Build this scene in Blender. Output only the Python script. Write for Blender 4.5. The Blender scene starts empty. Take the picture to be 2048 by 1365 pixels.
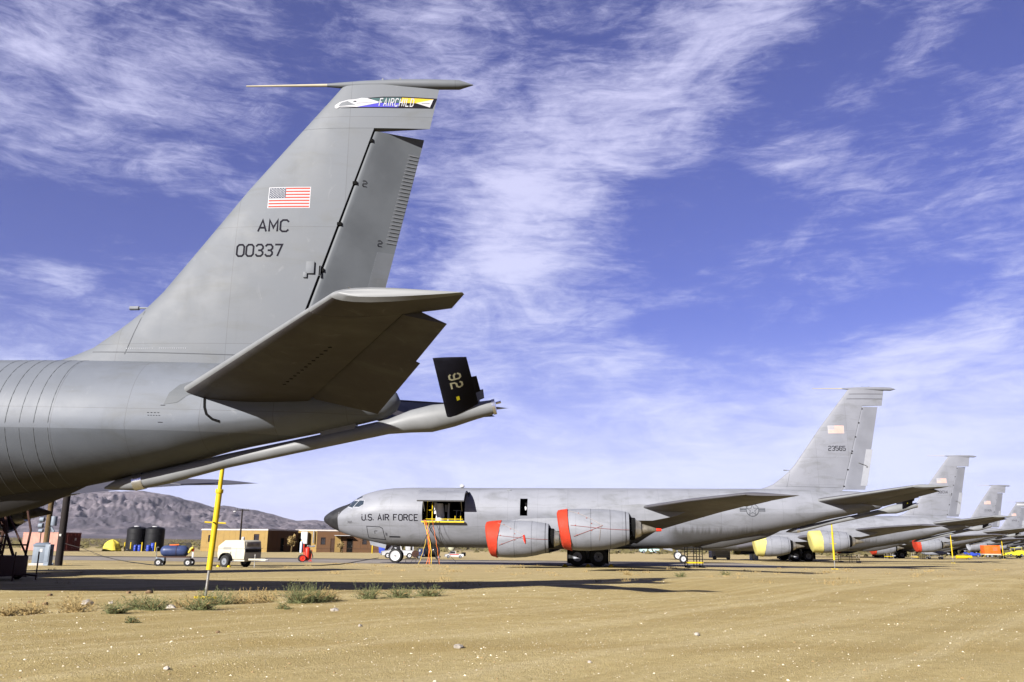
import bpy, bmesh, math, random
import numpy as np
from mathutils import Vector, Matrix, noise
random.seed(7)
R = math.radians
scene = bpy.context.scene
COL = scene.collection

# ------------------------------------------------------------------ camera
PITCH, ROLL, CAM_H, FPX = 0.2320398936, -0.01061513, 1.5676, 1704.67
cam_d = bpy.data.cameras.new('camera'); cam = bpy.data.objects.new('camera', cam_d); COL.objects.link(cam)
cam_d.sensor_width = 36.0; cam_d.lens = FPX / 2048 * 36.0
cam_d.clip_start = 0.1; cam_d.clip_end = 60000
F = Vector((0, math.cos(PITCH), math.sin(PITCH))); U0 = Vector((0, -math.sin(PITCH), math.cos(PITCH))); R0 = Vector((1, 0, 0))
cr, sr = math.cos(ROLL), math.sin(ROLL)
Rt = R0 * cr - U0 * sr; Up = R0 * sr + U0 * cr
m = Matrix((Rt, Up, -F)).transposed().to_4x4(); m.translation = Vector((0, 0, CAM_H))
cam.matrix_world = m
scene.camera = cam
scene.render.resolution_x = 1024; scene.render.resolution_y = 682

# ------------------------------------------------------------------ sun + sky
LDIR = Vector((1.2, 1.65, -1.0)).normalized()            # the way the light travels
sd = bpy.data.lights.new('sun', 'SUN'); sd.energy = 4.9; sd.angle = R(0.53); sd.color = (1.0, 0.96, 0.91)
sun = bpy.data.objects.new('sun', sd); COL.objects.link(sun)
sun.rotation_euler = LDIR.to_track_quat('-Z', 'Y').to_euler()
SUN_EL = math.asin(-LDIR.z); SUN_AZ = math.atan2(-LDIR.x, -LDIR.y)     # azimuth from +Y towards +X
world = bpy.data.worlds.new('World'); scene.world = world; world.use_nodes = True
scene.view_settings.view_transform = 'Standard'; scene.view_settings.look = 'None'
scene.view_settings.gamma = 1; scene.view_settings.exposure = 2.00


LEVEL = 0.56      # overall reflectance level of the place, balanced by the exposure above


class NT:
    """small node-tree helper"""
    def __init__(s, tree): s.t = tree; s.n = tree.nodes; s.l = tree.links
    def new(s, typ, **kw):
        n = s.n.new(typ)
        for k, v in kw.items(): setattr(n, k, v)
        return n
    def put(s, sock, v):
        if v is None: return
        if isinstance(v, bpy.types.NodeSocket): s.l.new(v, sock)
        else: sock.default_value = v
    def math(s, op, a, b=None, c=None, clamp=False):
        n = s.new('ShaderNodeMath', operation=op, use_clamp=clamp)
        s.put(n.inputs[0], a); s.put(n.inputs[1], b); s.put(n.inputs[2], c)
        return n.outputs[0]
    def vmath(s, op, a, b=None, out=0):
        n = s.new('ShaderNodeVectorMath', operation=op); s.put(n.inputs[0], a); s.put(n.inputs[1], b)
        return n.outputs[out]
    def mix(s, fac, a, b, mode='MIX'):
        n = s.new('ShaderNodeMix', data_type='RGBA', blend_type=mode)
        s.put(n.inputs[0], fac); s.put(n.inputs[6], a); s.put(n.inputs[7], b)
        return n.outputs[2]
    def noise(s, vec, scale=5, detail=5, rough=.5, dist=0, out=0, dim='3D'):
        n = s.new('ShaderNodeTexNoise'); n.noise_dimensions = dim
        s.put(n.inputs['Vector'], vec); n.inputs['Scale'].default_value = scale
        n.inputs['Detail'].default_value = detail; n.inputs['Roughness'].default_value = rough
        n.inputs['Distortion'].default_value = dist
        return n.outputs[out]
    def ramp(s, v, a, b, c0=0., c1=1., smooth=True):
        n = s.new('ShaderNodeMapRange'); n.interpolation_type = 'SMOOTHSTEP' if smooth else 'LINEAR'
        s.put(n.inputs[0], v)
        for i, x in enumerate((a, b, c0, c1)): n.inputs[i + 1].default_value = x
        return n.outputs[0]
    def mapping(s, vec, scale=(1, 1, 1), rot=(0, 0, 0), loc=(0, 0, 0)):
        n = s.new('ShaderNodeMapping'); s.put(n.inputs[0], vec)
        n.inputs['Scale'].default_value = scale; n.inputs['Rotation'].default_value = rot; n.inputs['Location'].default_value = loc
        return n.outputs[0]
    def comb(s, x=0, y=0, z=0):
        n = s.new('ShaderNodeCombineXYZ'); s.put(n.inputs[0], x); s.put(n.inputs[1], y); s.put(n.inputs[2], z); return n.outputs[0]


def build_sky():
    t = NT(world.node_tree); t.n.clear()
    sky = t.new('ShaderNodeTexSky', sky_type='NISHITA'); sky.sun_disc = False
    sky.sun_elevation = SUN_EL; sky.sun_rotation = SUN_AZ; sky.altitude = 800
    sky.air_density = 1.0; sky.dust_density = 0.3; sky.ozone_density = 2.5
    tc = t.new('ShaderNodeTexCoord'); D = t.vmath('NORMALIZE', tc.outputs['Generated'])
    sp = t.new('ShaderNodeSeparateXYZ'); t.l.new(D, sp.inputs[0]); dx, dy, dz = sp.outputs
    el = t.math('MULTIPLY', t.math('ARCSINE', dz), 180 / math.pi)
    az = t.math('MULTIPLY', t.math('ARCTAN2', dx, dy), 180 / math.pi)
    # cirrus sheet: the direction projected on a high flat layer
    inv = t.math('DIVIDE', 1.0, t.math('ADD', t.math('MAXIMUM', dz, 0.0), 0.12))
    P = t.comb(t.math('MULTIPLY', dx, inv), t.math('MULTIPLY', dy, inv), 0.0)
    warp = t.noise(P, 1.1, 3, .5, 0, out=1)
    Pw = t.vmath('ADD', P, t.vmath('MULTIPLY', t.vmath('SUBTRACT', warp, (.5, .5, .5)), (.34, .34, 0)))
    A = t.comb(t.math('MULTIPLY', az, .11), t.math('MULTIPLY', el, .19), 0.0)
    Aw = t.vmath('ADD', A, t.vmath('MULTIPLY', t.vmath('SUBTRACT', warp, (.5, .5, .5)), (.5, .5, 0)))
    n1 = t.noise(t.mapping(Aw, (1, 1.2, 1), (0, 0, R(-30)), (2.2, 1.3, 0)), 1.15, 14, .60, .9)
    n2 = t.noise(t.mapping(Aw, (.7, 3.0, 1), (0, 0, R(-33)), (3.1, .7, 0)), 1.8, 14, .68, .85)
    n3 = t.noise(t.mapping(Aw, (.9, 2.1, 1), (0, 0, R(-38)), (7, 2, 0)), 4.6, 12, .72, .9)
    # where the photograph has its cloud masses (azimuth, elevation, radii, tilt, weight)
    blobs = [(-29, 28, 11, 4.2, -6, .95), (-27, 22.5, 6, 1.4, -6, .45), (-20, 34, 4, 2.5, 20, .35), (-13, 22, 6, 3.6, 38, .70), (-17, 18.5, 6, 1.8, 12, .55),
             (-19, 15.5, 4, 1.6, 10, .35), (-6, 31, 7, 4.5, 30, .70), (2, 25, 8, 4.5, 38, .95), (12, 30, 9, 3.6, 34, .80), (18, 33, 7, 2.5, 30, .45), (0, 18.5, 5, 4.5, 60, 1.05), (-6, 13, 6, 4, 0, .5), (3, 14.6, 4, 1.4, 10, .55), (9, 15.6, 5, .9, 8, .55), (7, 12, 5, 1.7, 0, .65),
             (14, 9.5, 9, 1.5, 6, .4), (27, 11.5, 10, 2.2, 20, .6), (33, 9, 12, 3.5, 14, .75), (-27.5, 14.5, 5, 1.7, -32, .75), (-24, 10.5, 5, 1.3, -20, .40), (-31, 9.5, 3, 1.0, -30, .45), (2, 4.5, 28, 4.5, 0, .80), (22, 5.5, 22, 3.0, 8, .60),
             (24, 27, 12, 1.5, 34, .36), (30, 21.5, 11, 1.3, 26, .36), (20, 20, 10, 1.0, 24, .34), (31, 31.5, 8, 2, 30, .20), (27, 17, 10, 1.0, 22, .34), (16, 24, 9, 1.0, 32, .28), (-70, 25, 25, 12, 0, .5), (75, 20, 30, 9, 0, .4),
             (-23, 20.0, 5, 2.6, 0, -.55), (13, 19.0, 6, 3.4, 32, -.50), (25, 14.5, 8, 1.6, 24, -.25), (-31, 18.2, 6, 1.9, 0, -.5), (32, 27, 9, 4, 30, -.12), (-24, 6.8, 7, 1.6, 0, -.45), (-12, 27.5, 3, 2.6, 40, -.45), (24, 31, 9, 4, 30, -.10)]
    msum = None
    for a, e, ra, re, tl, w in blobs:
        x = t.math('SUBTRACT', az, a); y = t.math('SUBTRACT', el, e); c, s = math.cos(R(tl)), math.sin(R(tl))
        xr = t.math('ADD', t.math('MULTIPLY', x, c / ra), t.math('MULTIPLY', y, s / ra))
        yr = t.math('ADD', t.math('MULTIPLY', x, -s / re), t.math('MULTIPLY', y, c / re))
        d2 = t.math('ADD', t.math('MULTIPLY', xr, xr), t.math('MULTIPLY', yr, yr))
        g = t.math('MULTIPLY', t.math('EXPONENT', t.math('MULTIPLY', d2, -1.0)), w)
        msum = g if msum is None else t.math('ADD', msum, g)
    nn = t.math('ADD', t.math('MULTIPLY', n1, .62), t.math('ADD', t.math('MULTIPLY', n2, .30), t.math('MULTIPLY', n3, .34)))
    dens = t.math('ADD', t.math('MULTIPLY', msum, .58), t.math('MULTIPLY', t.math('SUBTRACT', nn, .63), 2.7))
    dens = t.ramp(dens, -.10, 1.05)
    veil = t.ramp(el, 0.0, 15, .66, 0.03)
    dens = t.math('SUBTRACT', 1.0, t.math('MULTIPLY', t.math('SUBTRACT', 1.0, t.math('MULTIPLY', dens, .88)), t.math('SUBTRACT', 1.0, veil)))
    blue = t.mix(1.0, sky.outputs[0], (.62, .52, 1.04, 1), 'MULTIPLY')
    cloud = t.mix(t.ramp(el, 0, 30), (7.0, 7.5, 9.9, 1), (6.6, 6.6, 9.2, 1))
    out = t.mix(1.0, t.mix(dens, blue, cloud), (LEVEL, LEVEL, LEVEL, 1), 'MULTIPLY')
    bg = t.new('ShaderNodeBackground'); t.l.new(out, bg.inputs[0]); bg.inputs[1].default_value = SKY_STRENGTH
    wo = t.new('ShaderNodeOutputWorld'); t.l.new(bg.outputs[0], wo.inputs[0])


SKY_STRENGTH = 0.05
build_sky()

# ------------------------------------------------------------------ materials
MATS = {}


def mat(name, col, rough=.6, metal=0., var=.12, scale=3., bump=0., streak=0., spec=.16, detail=5, fn=None):
    if name in MATS: return MATS[name]
    ma = bpy.data.materials.new(name); ma.use_nodes = True; MATS[name] = ma
    t = NT(ma.node_tree); b = t.n['Principled BSDF']
    tc = t.new('ShaderNodeTexCoord'); P = tc.outputs['Object']
    n = t.noise(P, scale, detail, .6)
    c = (*col, 1); lo = tuple(x * (1 - var) for x in col) + (1,); hi = tuple(min(1, x * (1 + var)) for x in col) + (1,)
    cc = t.mix(t.ramp(n, .3, .7), lo, hi)
    if streak:
        s = t.noise(t.mapping(P, (6, 6, .35)), 2.0, 5, .6)
        cc = t.mix(t.ramp(s, .5, .85, 0, streak), cc, tuple(x * .45 for x in col) + (1,))
    if fn: cc = fn(t, P, cc)
    cc = t.mix(1.0, cc, (LEVEL, LEVEL, LEVEL, 1), 'MULTIPLY')
    t.put(b.inputs['Base Color'], cc)
    t.put(b.inputs['Roughness'], t.ramp(n, .3, .7, max(.02, rough - .07), min(1, rough + .07)))
    b.inputs['Metallic'].default_value = metal; b.inputs['Specular IOR Level'].default_value = spec
    if bump:
        bn = t.new('ShaderNodeBump'); bn.inputs['Strength'].default_value = bump; bn.inputs['Distance'].default_value = .02
        t.l.new(t.noise(P, scale * 6, 4, .6), bn.inputs['Height']); t.l.new(bn.outputs[0], b.inputs['Normal'])
    return ma


def panel_fn(px, pz, amt, stain=0., rows=True, belly=0., lobe=False):
    """panel seams, oil-canned shade differences, run stains: marks on the paint itself, plus darkening towards the keel"""
    def fn(t, P, c):
        sp = t.new('ShaderNodeSeparateXYZ'); t.l.new(P, sp.inputs[0]); X, Y, Z = sp.outputs
        lx = t.math('LESS_THAN', t.math('FRACT', t.math('DIVIDE', X, px)), .012 / px * 1.2)
        line = lx
        if rows:
            lz = t.math('LESS_THAN', t.math('FRACT', t.math('DIVIDE', t.math('ADD', Z, .07), pz)), .012 / pz * 1.2)
            line = t.math('MAXIMUM', lx, lz)
        cell = t.new('ShaderNodeTexWhiteNoise'); cell.noise_dimensions = '3D'
        t.l.new(t.comb(t.math('FLOOR', t.math('DIVIDE', X, px)), t.math('SIGN', Y), t.math('FLOOR', t.math('DIVIDE', t.math('ADD', Z, .07), pz))), cell.inputs[0])
        c = t.mix(t.math('MULTIPLY', t.math('SUBTRACT', cell.outputs[0], .3), amt), c, (.10, .104, .108, 1))
        c = t.mix(t.math('MULTIPLY', line, .42), c, (.05, .05, .055, 1))
        grime = t.noise(t.mapping(P, (.5, 1, 1.6)), 1.1, 7, .65, .6)
        c = t.mix(t.ramp(grime, .46, .74, 0, .50), c, (.095, .098, .095, 1))
        lite = t.noise(t.mapping(P, (1.4, 1, .9), (0, 0, 0), (4, 9, 2)), 1.7, 8, .7, 1.2)
        c = t.mix(t.ramp(lite, .60, .78, 0, .35), c, (.27, .275, .29, 1))
        if stain:
            s = t.noise(t.mapping(P, (3.2, .4, .25)), 1.6, 5, .65)
            c = t.mix(t.ramp(s, .56, .8, 0, stain), c, (.055, .052, .05, 1))
        if lobe:      # darker lower lobe under the lap seam, and grime with the belly's shade painted in, ragged along the keel
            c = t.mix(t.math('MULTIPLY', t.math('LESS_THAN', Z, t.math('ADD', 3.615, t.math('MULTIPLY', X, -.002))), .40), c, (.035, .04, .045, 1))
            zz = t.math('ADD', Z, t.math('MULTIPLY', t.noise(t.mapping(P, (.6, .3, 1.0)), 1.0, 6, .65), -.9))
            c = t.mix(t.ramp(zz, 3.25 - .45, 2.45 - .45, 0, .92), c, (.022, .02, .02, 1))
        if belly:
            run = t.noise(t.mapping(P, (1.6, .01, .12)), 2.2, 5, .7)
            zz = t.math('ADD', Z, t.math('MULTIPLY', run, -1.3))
            zone = t.math('MAXIMUM', t.math('MULTIPLY', t.ramp(zz, 2.75 - .65, 2.2 - .65), t.ramp(X, 4.2, 5.6)), t.ramp(t.math('SUBTRACT', Z, t.math('MAXIMUM', 0.0, t.math('MULTIPLY', t.math('SUBTRACT', X, 6.0), .19))), 1.95, 1.25, 0, .8))  # run stains aft, and darker towards the keel all along
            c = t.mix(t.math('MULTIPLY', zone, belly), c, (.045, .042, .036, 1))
        return c
    return fn


PAINT = (.205, .212, .240)
M = dict(
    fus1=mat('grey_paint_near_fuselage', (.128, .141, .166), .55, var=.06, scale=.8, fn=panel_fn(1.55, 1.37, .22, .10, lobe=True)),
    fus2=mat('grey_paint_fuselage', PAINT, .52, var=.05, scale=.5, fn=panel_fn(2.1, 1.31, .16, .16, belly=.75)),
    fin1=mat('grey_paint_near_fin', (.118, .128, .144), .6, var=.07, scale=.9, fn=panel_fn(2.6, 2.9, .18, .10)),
    fin2=mat('grey_paint_fin', (.180, .186, .214), .6, var=.05, scale=.9, fn=panel_fn(2.2, 1.9, .16, .10)),
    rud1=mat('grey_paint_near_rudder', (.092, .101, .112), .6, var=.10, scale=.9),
    rud2=mat('grey_paint_rudder', (.175, .182, .21), .6, var=.06, scale=.9),
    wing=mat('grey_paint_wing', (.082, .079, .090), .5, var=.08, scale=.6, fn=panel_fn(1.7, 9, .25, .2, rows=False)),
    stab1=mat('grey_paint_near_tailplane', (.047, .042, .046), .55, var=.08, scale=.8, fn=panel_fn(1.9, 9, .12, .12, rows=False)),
    nac=mat('grey_paint_nacelle', (.20, .207, .232), .5, var=.06, scale=1.2, fn=panel_fn(1.25, 7, .12, .16, rows=False)),
    boom=mat('grey_paint_boom_and_sunlit_edges', (.17, .175, .18), .5, var=.08, scale=2.),
    light=mat('light_grey_paint', (.30, .31, .34), .5, var=.05),
    radome=mat('black_radome', (.022, .022, .024), .5, var=.2),
    black=mat('black_paint', (.006, .006, .010), .7, var=.2, spec=.06),
    dark=mat('dark_void', (.008, .008, .008), .95, var=.3, spec=.02),
    decal=mat('dark_lettering', (.014, .014, .019), .85, var=.15, scale=8, spec=.03),
    decals=mat('slate_lettering', (.055, .06, .07), .7, var=.1, scale=8),
    decalg=mat('grey_lettering', (.17, .18, .2), .7, var=.1, scale=8),
    white=mat('white_paint', (.44, .44, .45), .5, var=.05),
    wdecal=mat('white_lettering', (.37, .37, .39), .6, var=.05),
    cream=mat('cream_lettering', (.42, .41, .29), .6, var=.05),
    flagred=mat('flag_red', (.50, .045, .03), .7, var=.1),
    flagredf=mat('faded_flag_red', (.66, .26, .17), .7, var=.1),
    flagnavy=mat('flag_navy', (.05, .06, .085), .7, var=.1),
    flaggrey=mat('faded_flag_canton', (.30, .29, .31), .7, var=.1),
    blue=mat('banner_blue', (.035, .03, .33), .6, var=.05),
    teal=mat('banner_dark_green', (.02, .065, .065), .6, var=.05),
    yel=mat('yellow_paint', (.52, .37, .008), .5, var=.08, scale=5, streak=.25),
    yelb=mat('banner_yellow', (.52, .34, .01), .6, var=.05),
    ylab=mat('yellow_placard', (.75, .68, .03), .6, var=.05),
    steel=mat('bare_steel', (.42, .41, .38), .35, .8, var=.15, scale=8),
    chrome=mat('polished_band', (.75, .75, .76), .22, .9, var=.05),
    tip=mat('beige_probe_tip', (.38, .34, .25), .5, var=.06),
    exh=mat('heat_stained_metal', (.26, .235, .19), .45, .6, var=.3, scale=4),
    noz=mat('nozzle_metal', (.46, .44, .40), .38, .75, var=.2, scale=4),
    redc=mat('red_engine_cover', (.38, .032, .012), .7, var=.12, scale=3, bump=.5),
    yelc=mat('yellow_engine_cover', (.47, .42, .13), .75, var=.08, scale=3, bump=.5),
    red=mat('red_paint', (.55, .03, .015), .45, var=.12),
    cord=mat('red_cord', (.26, .07, .06), .8),
    wcord=mat('pale_cord', (.34, .29, .26), .8),
    tyre=mat('tyre_rubber', (.022, .022, .022), .85, var=.25, scale=8),
    glass=mat('cockpit_glass', (.03, .04, .05), .08, var=.1, spec=.8),
    wood=mat('weathered_pole_wood', (.10, .066, .028), .85, var=.3, scale=4, streak=.5, bump=.5),
    woodd=mat('creosoted_pole_wood', (.016, .012, .011), .85, var=.3, scale=4),
    cab=mat('grey_cabinet_paint', (.17, .20, .24), .5, var=.08),
    contain=mat('faded_red_container', (.36, .19, .15), .7, var=.12, scale=1.5, streak=.35),
    containd=mat('shaded_container_end', (.10, .025, .02), .7, var=.2, scale=1.5),  # door end carries its shaded side as a darker colour
    tankb=mat('black_polyethylene', (.007, .007, .009), .6, var=.2),
    bbar=mat('blue_barrel_plastic', (.03, .06, .36), .4, var=.1),
    navy=mat('blue_tank_paint', (.035, .05, .12), .35, var=.15),
    tarp=mat('yellow_tarpaulin', (.56, .46, .06), .75, var=.08, bump=.8, scale=2),
    tan=mat('tan_stucco_siding', (.25, .165, .055), .85, var=.08, scale=1.2, streak=.2),
    brown=mat('shaded_brown_siding', (.095, .048, .022), .85, var=.1, scale=1.2, streak=.2),  # the right-facing walls' shade is put into this darker brown
    trim=mat('dark_brown_trim', (.05, .025, .015), .8, var=.1),
    roofm=mat('pale_roof_edge', (.45, .41, .38), .8, var=.1),
    window=mat('window_glass', (.02, .02, .025), .12, var=.1, spec=.8),
    comp=mat('off_white_enclosure', (.44, .41, .32), .5, var=.06, scale=2, streak=.18),
    orange=mat('orange_box_paint', (.60, .11, .012), .6, var=.08),
    cable=mat('black_cable', (.03, .028, .025), .8),
    ocable=mat('orange_cable', (.72, .16, .02), .7),
    ycable=mat('ochre_hose', (.55, .38, .05), .7),
    dkbrown=mat('dark_brown_stand', (.05, .022, .015), .7, var=.2),
    foil=mat('white_sheeting', (.55, .56, .58), .6, var=.1, scale=4, bump=.6),
    rock=mat('pale_rock', (.36, .32, .27), .9, var=.3, scale=6, bump=.6),
    rockd=mat('brown_rock', (.20, .13, .07), .9, var=.3, scale=6, bump=.6),
    weed=mat('weed_green', (.105, .115, .045), .8, var=.35, scale=3),
    weedy=mat('dry_weed', (.30, .215, .09), .9, var=.3, scale=3),
    scrub=mat('desert_scrub', (.105, .090, .040), .95, var=.4, scale=.3),
    ltblue=mat('pale_blue_cylinder', (.45, .52, .66), .5),
    teal2=mat('pale_green_cab', (.40, .58, .55), .5),
)


# ------------------------------------------------------------------ mesh builder
class MB:
    def __init__(s): s.v = []; s.f = []; s.m = []
    def quad(s, pts, mi=0):
        i = len(s.v); s.v += [tuple(p) for p in pts]; s.f.append(tuple(range(i, i + len(pts)))); s.m.append(mi)
        return s
    def box(s, c, d, mi=0, rz=0, M4=None):
        c = Vector(c); rot = Matrix.Rotation(rz, 3, 'Z') if M4 is None else M4; i = len(s.v)
        for x in (-.5, .5):
            for y in (-.5, .5):
                for z in (-.5, .5): s.v.append(tuple(c + rot @ Vector((x * d[0], y * d[1], z * d[2]))))
        for f in ((0, 1, 3, 2), (4, 6, 7, 5), (0, 4, 5, 1), (2, 3, 7, 6), (0, 2, 6, 4), (1, 5, 7, 3)):
            s.f.append(tuple(i + k for k in f)); s.m.append(mi)
        return s
    def loft(s, rings, mi=0, caps=(True, True), closed=True, skip=None, mj=None):
        n = len(rings[0]); b = len(s.v)
        for r in rings: s.v += [tuple(p) for p in r]
        for i in range(len(rings) - 1):
            for j in range(n if closed else n - 1):
                if skip and skip(i, j): continue
                k = (j + 1) % n
                s.f.append((b + i * n + j, b + i * n + k, b + (i + 1) * n + k, b + (i + 1) * n + j)); s.m.append(mj(i, j) if mj else mi)
        if caps[0]: s.f.append(tuple(b + j for j in range(n))[::-1]); s.m.append(mi)
        if caps[1]: s.f.append(tuple(b + (len(rings) - 1) * n + j for j in range(n))); s.m.append(mi)
        return s
    def tube(s, pts, r, n=8, mi=0, caps=(True, True)):
        pts = [Vector(p) for p in pts]; rs = r if isinstance(r, (list, tuple)) else [r] * len(pts)
        rings = []; ref = None
        for i, p in enumerate(pts):
            d = (pts[min(i + 1, len(pts) - 1)] - pts[max(i - 1, 0)]).normalized()
            if ref is None:
                ref = Vector((0, 0, 1)) if abs(d.z) < .9 else Vector((1, 0, 0))
            a = d.cross(ref).normalized(); b = d.cross(a).normalized(); ref = -b if b.dot(ref) < 0 else b
            rings.append([p + (a * math.cos(2 * math.pi * k / n) + b * math.sin(2 * math.pi * k / n)) * rs[i] for k in range(n)])
        return s.loft(rings, mi, caps)
    def prism(s, poly, off, mi=0):
        """extrude polygon (3D points) by offset vector"""
        o = Vector(off); a = [Vector(p) for p in poly]
        return s.loft([a, [p + o for p in a]], mi)
    def ellipsoid(s, c, r, mi=0, nu=14, nv=8):
        c = Vector(c); rings = []
        for i in range(nv + 1):
            a = math.pi * i / nv; a = max(.02, min(math.pi - .02, a))
            rings.append([c + Vector((r[0] * math.sin(a) * math.cos(2 * math.pi * k / nu), r[1] * math.sin(a) * math.sin(2 * math.pi * k / nu), -r[2] * math.cos(a))) for k in range(nu)])
        return s.loft(rings, mi)
    def build(s, name, mats, parent=None, sharp=35, bevel=0, recalc=True):
        me = bpy.data.meshes.new(name)
        me.from_pydata(s.v, [], s.f); me.polygons.foreach_set('material_index', s.m)
        if not isinstance(mats, (list, tuple)): mats = [mats]
        for x in mats: me.materials.append(M[x] if isinstance(x, str) else x)
        bm = bmesh.new(); bm.from_mesh(me)
        if recalc: bmesh.ops.recalc_face_normals(bm, faces=bm.faces)
        if bevel:
            es = [e for e in bm.edges if len(e.link_faces) == 2 and e.calc_face_angle(0) > R(40)]
            bmesh.ops.bevel(bm, geom=es, offset=bevel, segments=2, affect='EDGES', profile=.6)
        bm.to_mesh(me); bm.free()
        for p in me.polygons: p.use_smooth = True
        me.set_sharp_from_angle(angle=R(sharp))
        o = bpy.data.objects.new(name, me); COL.objects.link(o)
        if parent is not None: o.parent = parent
        return o


def thing(name, label, cat, loc=(0, 0, 0), rz=0, group=None):
    o = bpy.data.objects.new(name, None); COL.objects.link(o); o.empty_display_size = .3
    o.location = loc; o.rotation_euler = (0, 0, rz); return tag(o, label, cat, group)


def tag(o, label=None, cat=None, group=None, kind=None):
    if label: o['label'] = label
    if cat: o['category'] = cat
    if group: o['group'] = group
    if kind: o['kind'] = kind
    return o


def copy_tree(o, parent=None):
    c = o.copy(); COL.objects.link(c); c.parent = parent
    for ch in list(o.children): copy_tree(ch, c)
    return c


# ------------------------------------------------------------------ ground
def gz(x, y):
    """height of the dirt at (x, y)"""
    z = float(np.interp(y, [-200, 0, 28, 50, 100, 150, 300, 1000], [.28, .28, .28, .07, -.25, -.38, -.3, 0]))
    d = math.hypot(x, y)
    if d < 160:
        f = max(0, 1 - d / 160)
        z += .05 * f * (noise.noise(Vector((x * .18, y * .18, 1.3)))) + .018 * f * noise.noise(Vector((x * .9, y * .9, 4)))
    if d < 110:
        # wheel ruts of the dirt road that runs past the tails
        ca, sa = math.cos(R(53)), math.sin(R(53)); across = -(x + 7.1) * sa + (y - 12.6) * ca      # 0 at the weed strip, negative on the road
        wob = .5 * noise.noise(Vector(((x * ca + y * sa) * .05, 0, 9)))
        for k, w, a in ((-1.5, .3, .018), (-3.1, .35, .022), (-5.0, .25, .018), (-6.6, .4, .026), (-8.6, .35, .024), (-10.3, .3, .02), (-12.5, .35, .02)):
            e = (across - k - wob) / w
            if abs(e) < 4: z += (-a * math.exp(-e * e) + a * .45 * math.exp(-(abs(e) - 1.9) ** 2 * 2)) * (.6 + .4 * f)
        k = min(1, max(0, (1.7 - across) / 1.7)); z += float(np.interp(y, [30, 60], [.18, .05])) * k * k * (3 - 2 * k)
    return z


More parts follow.
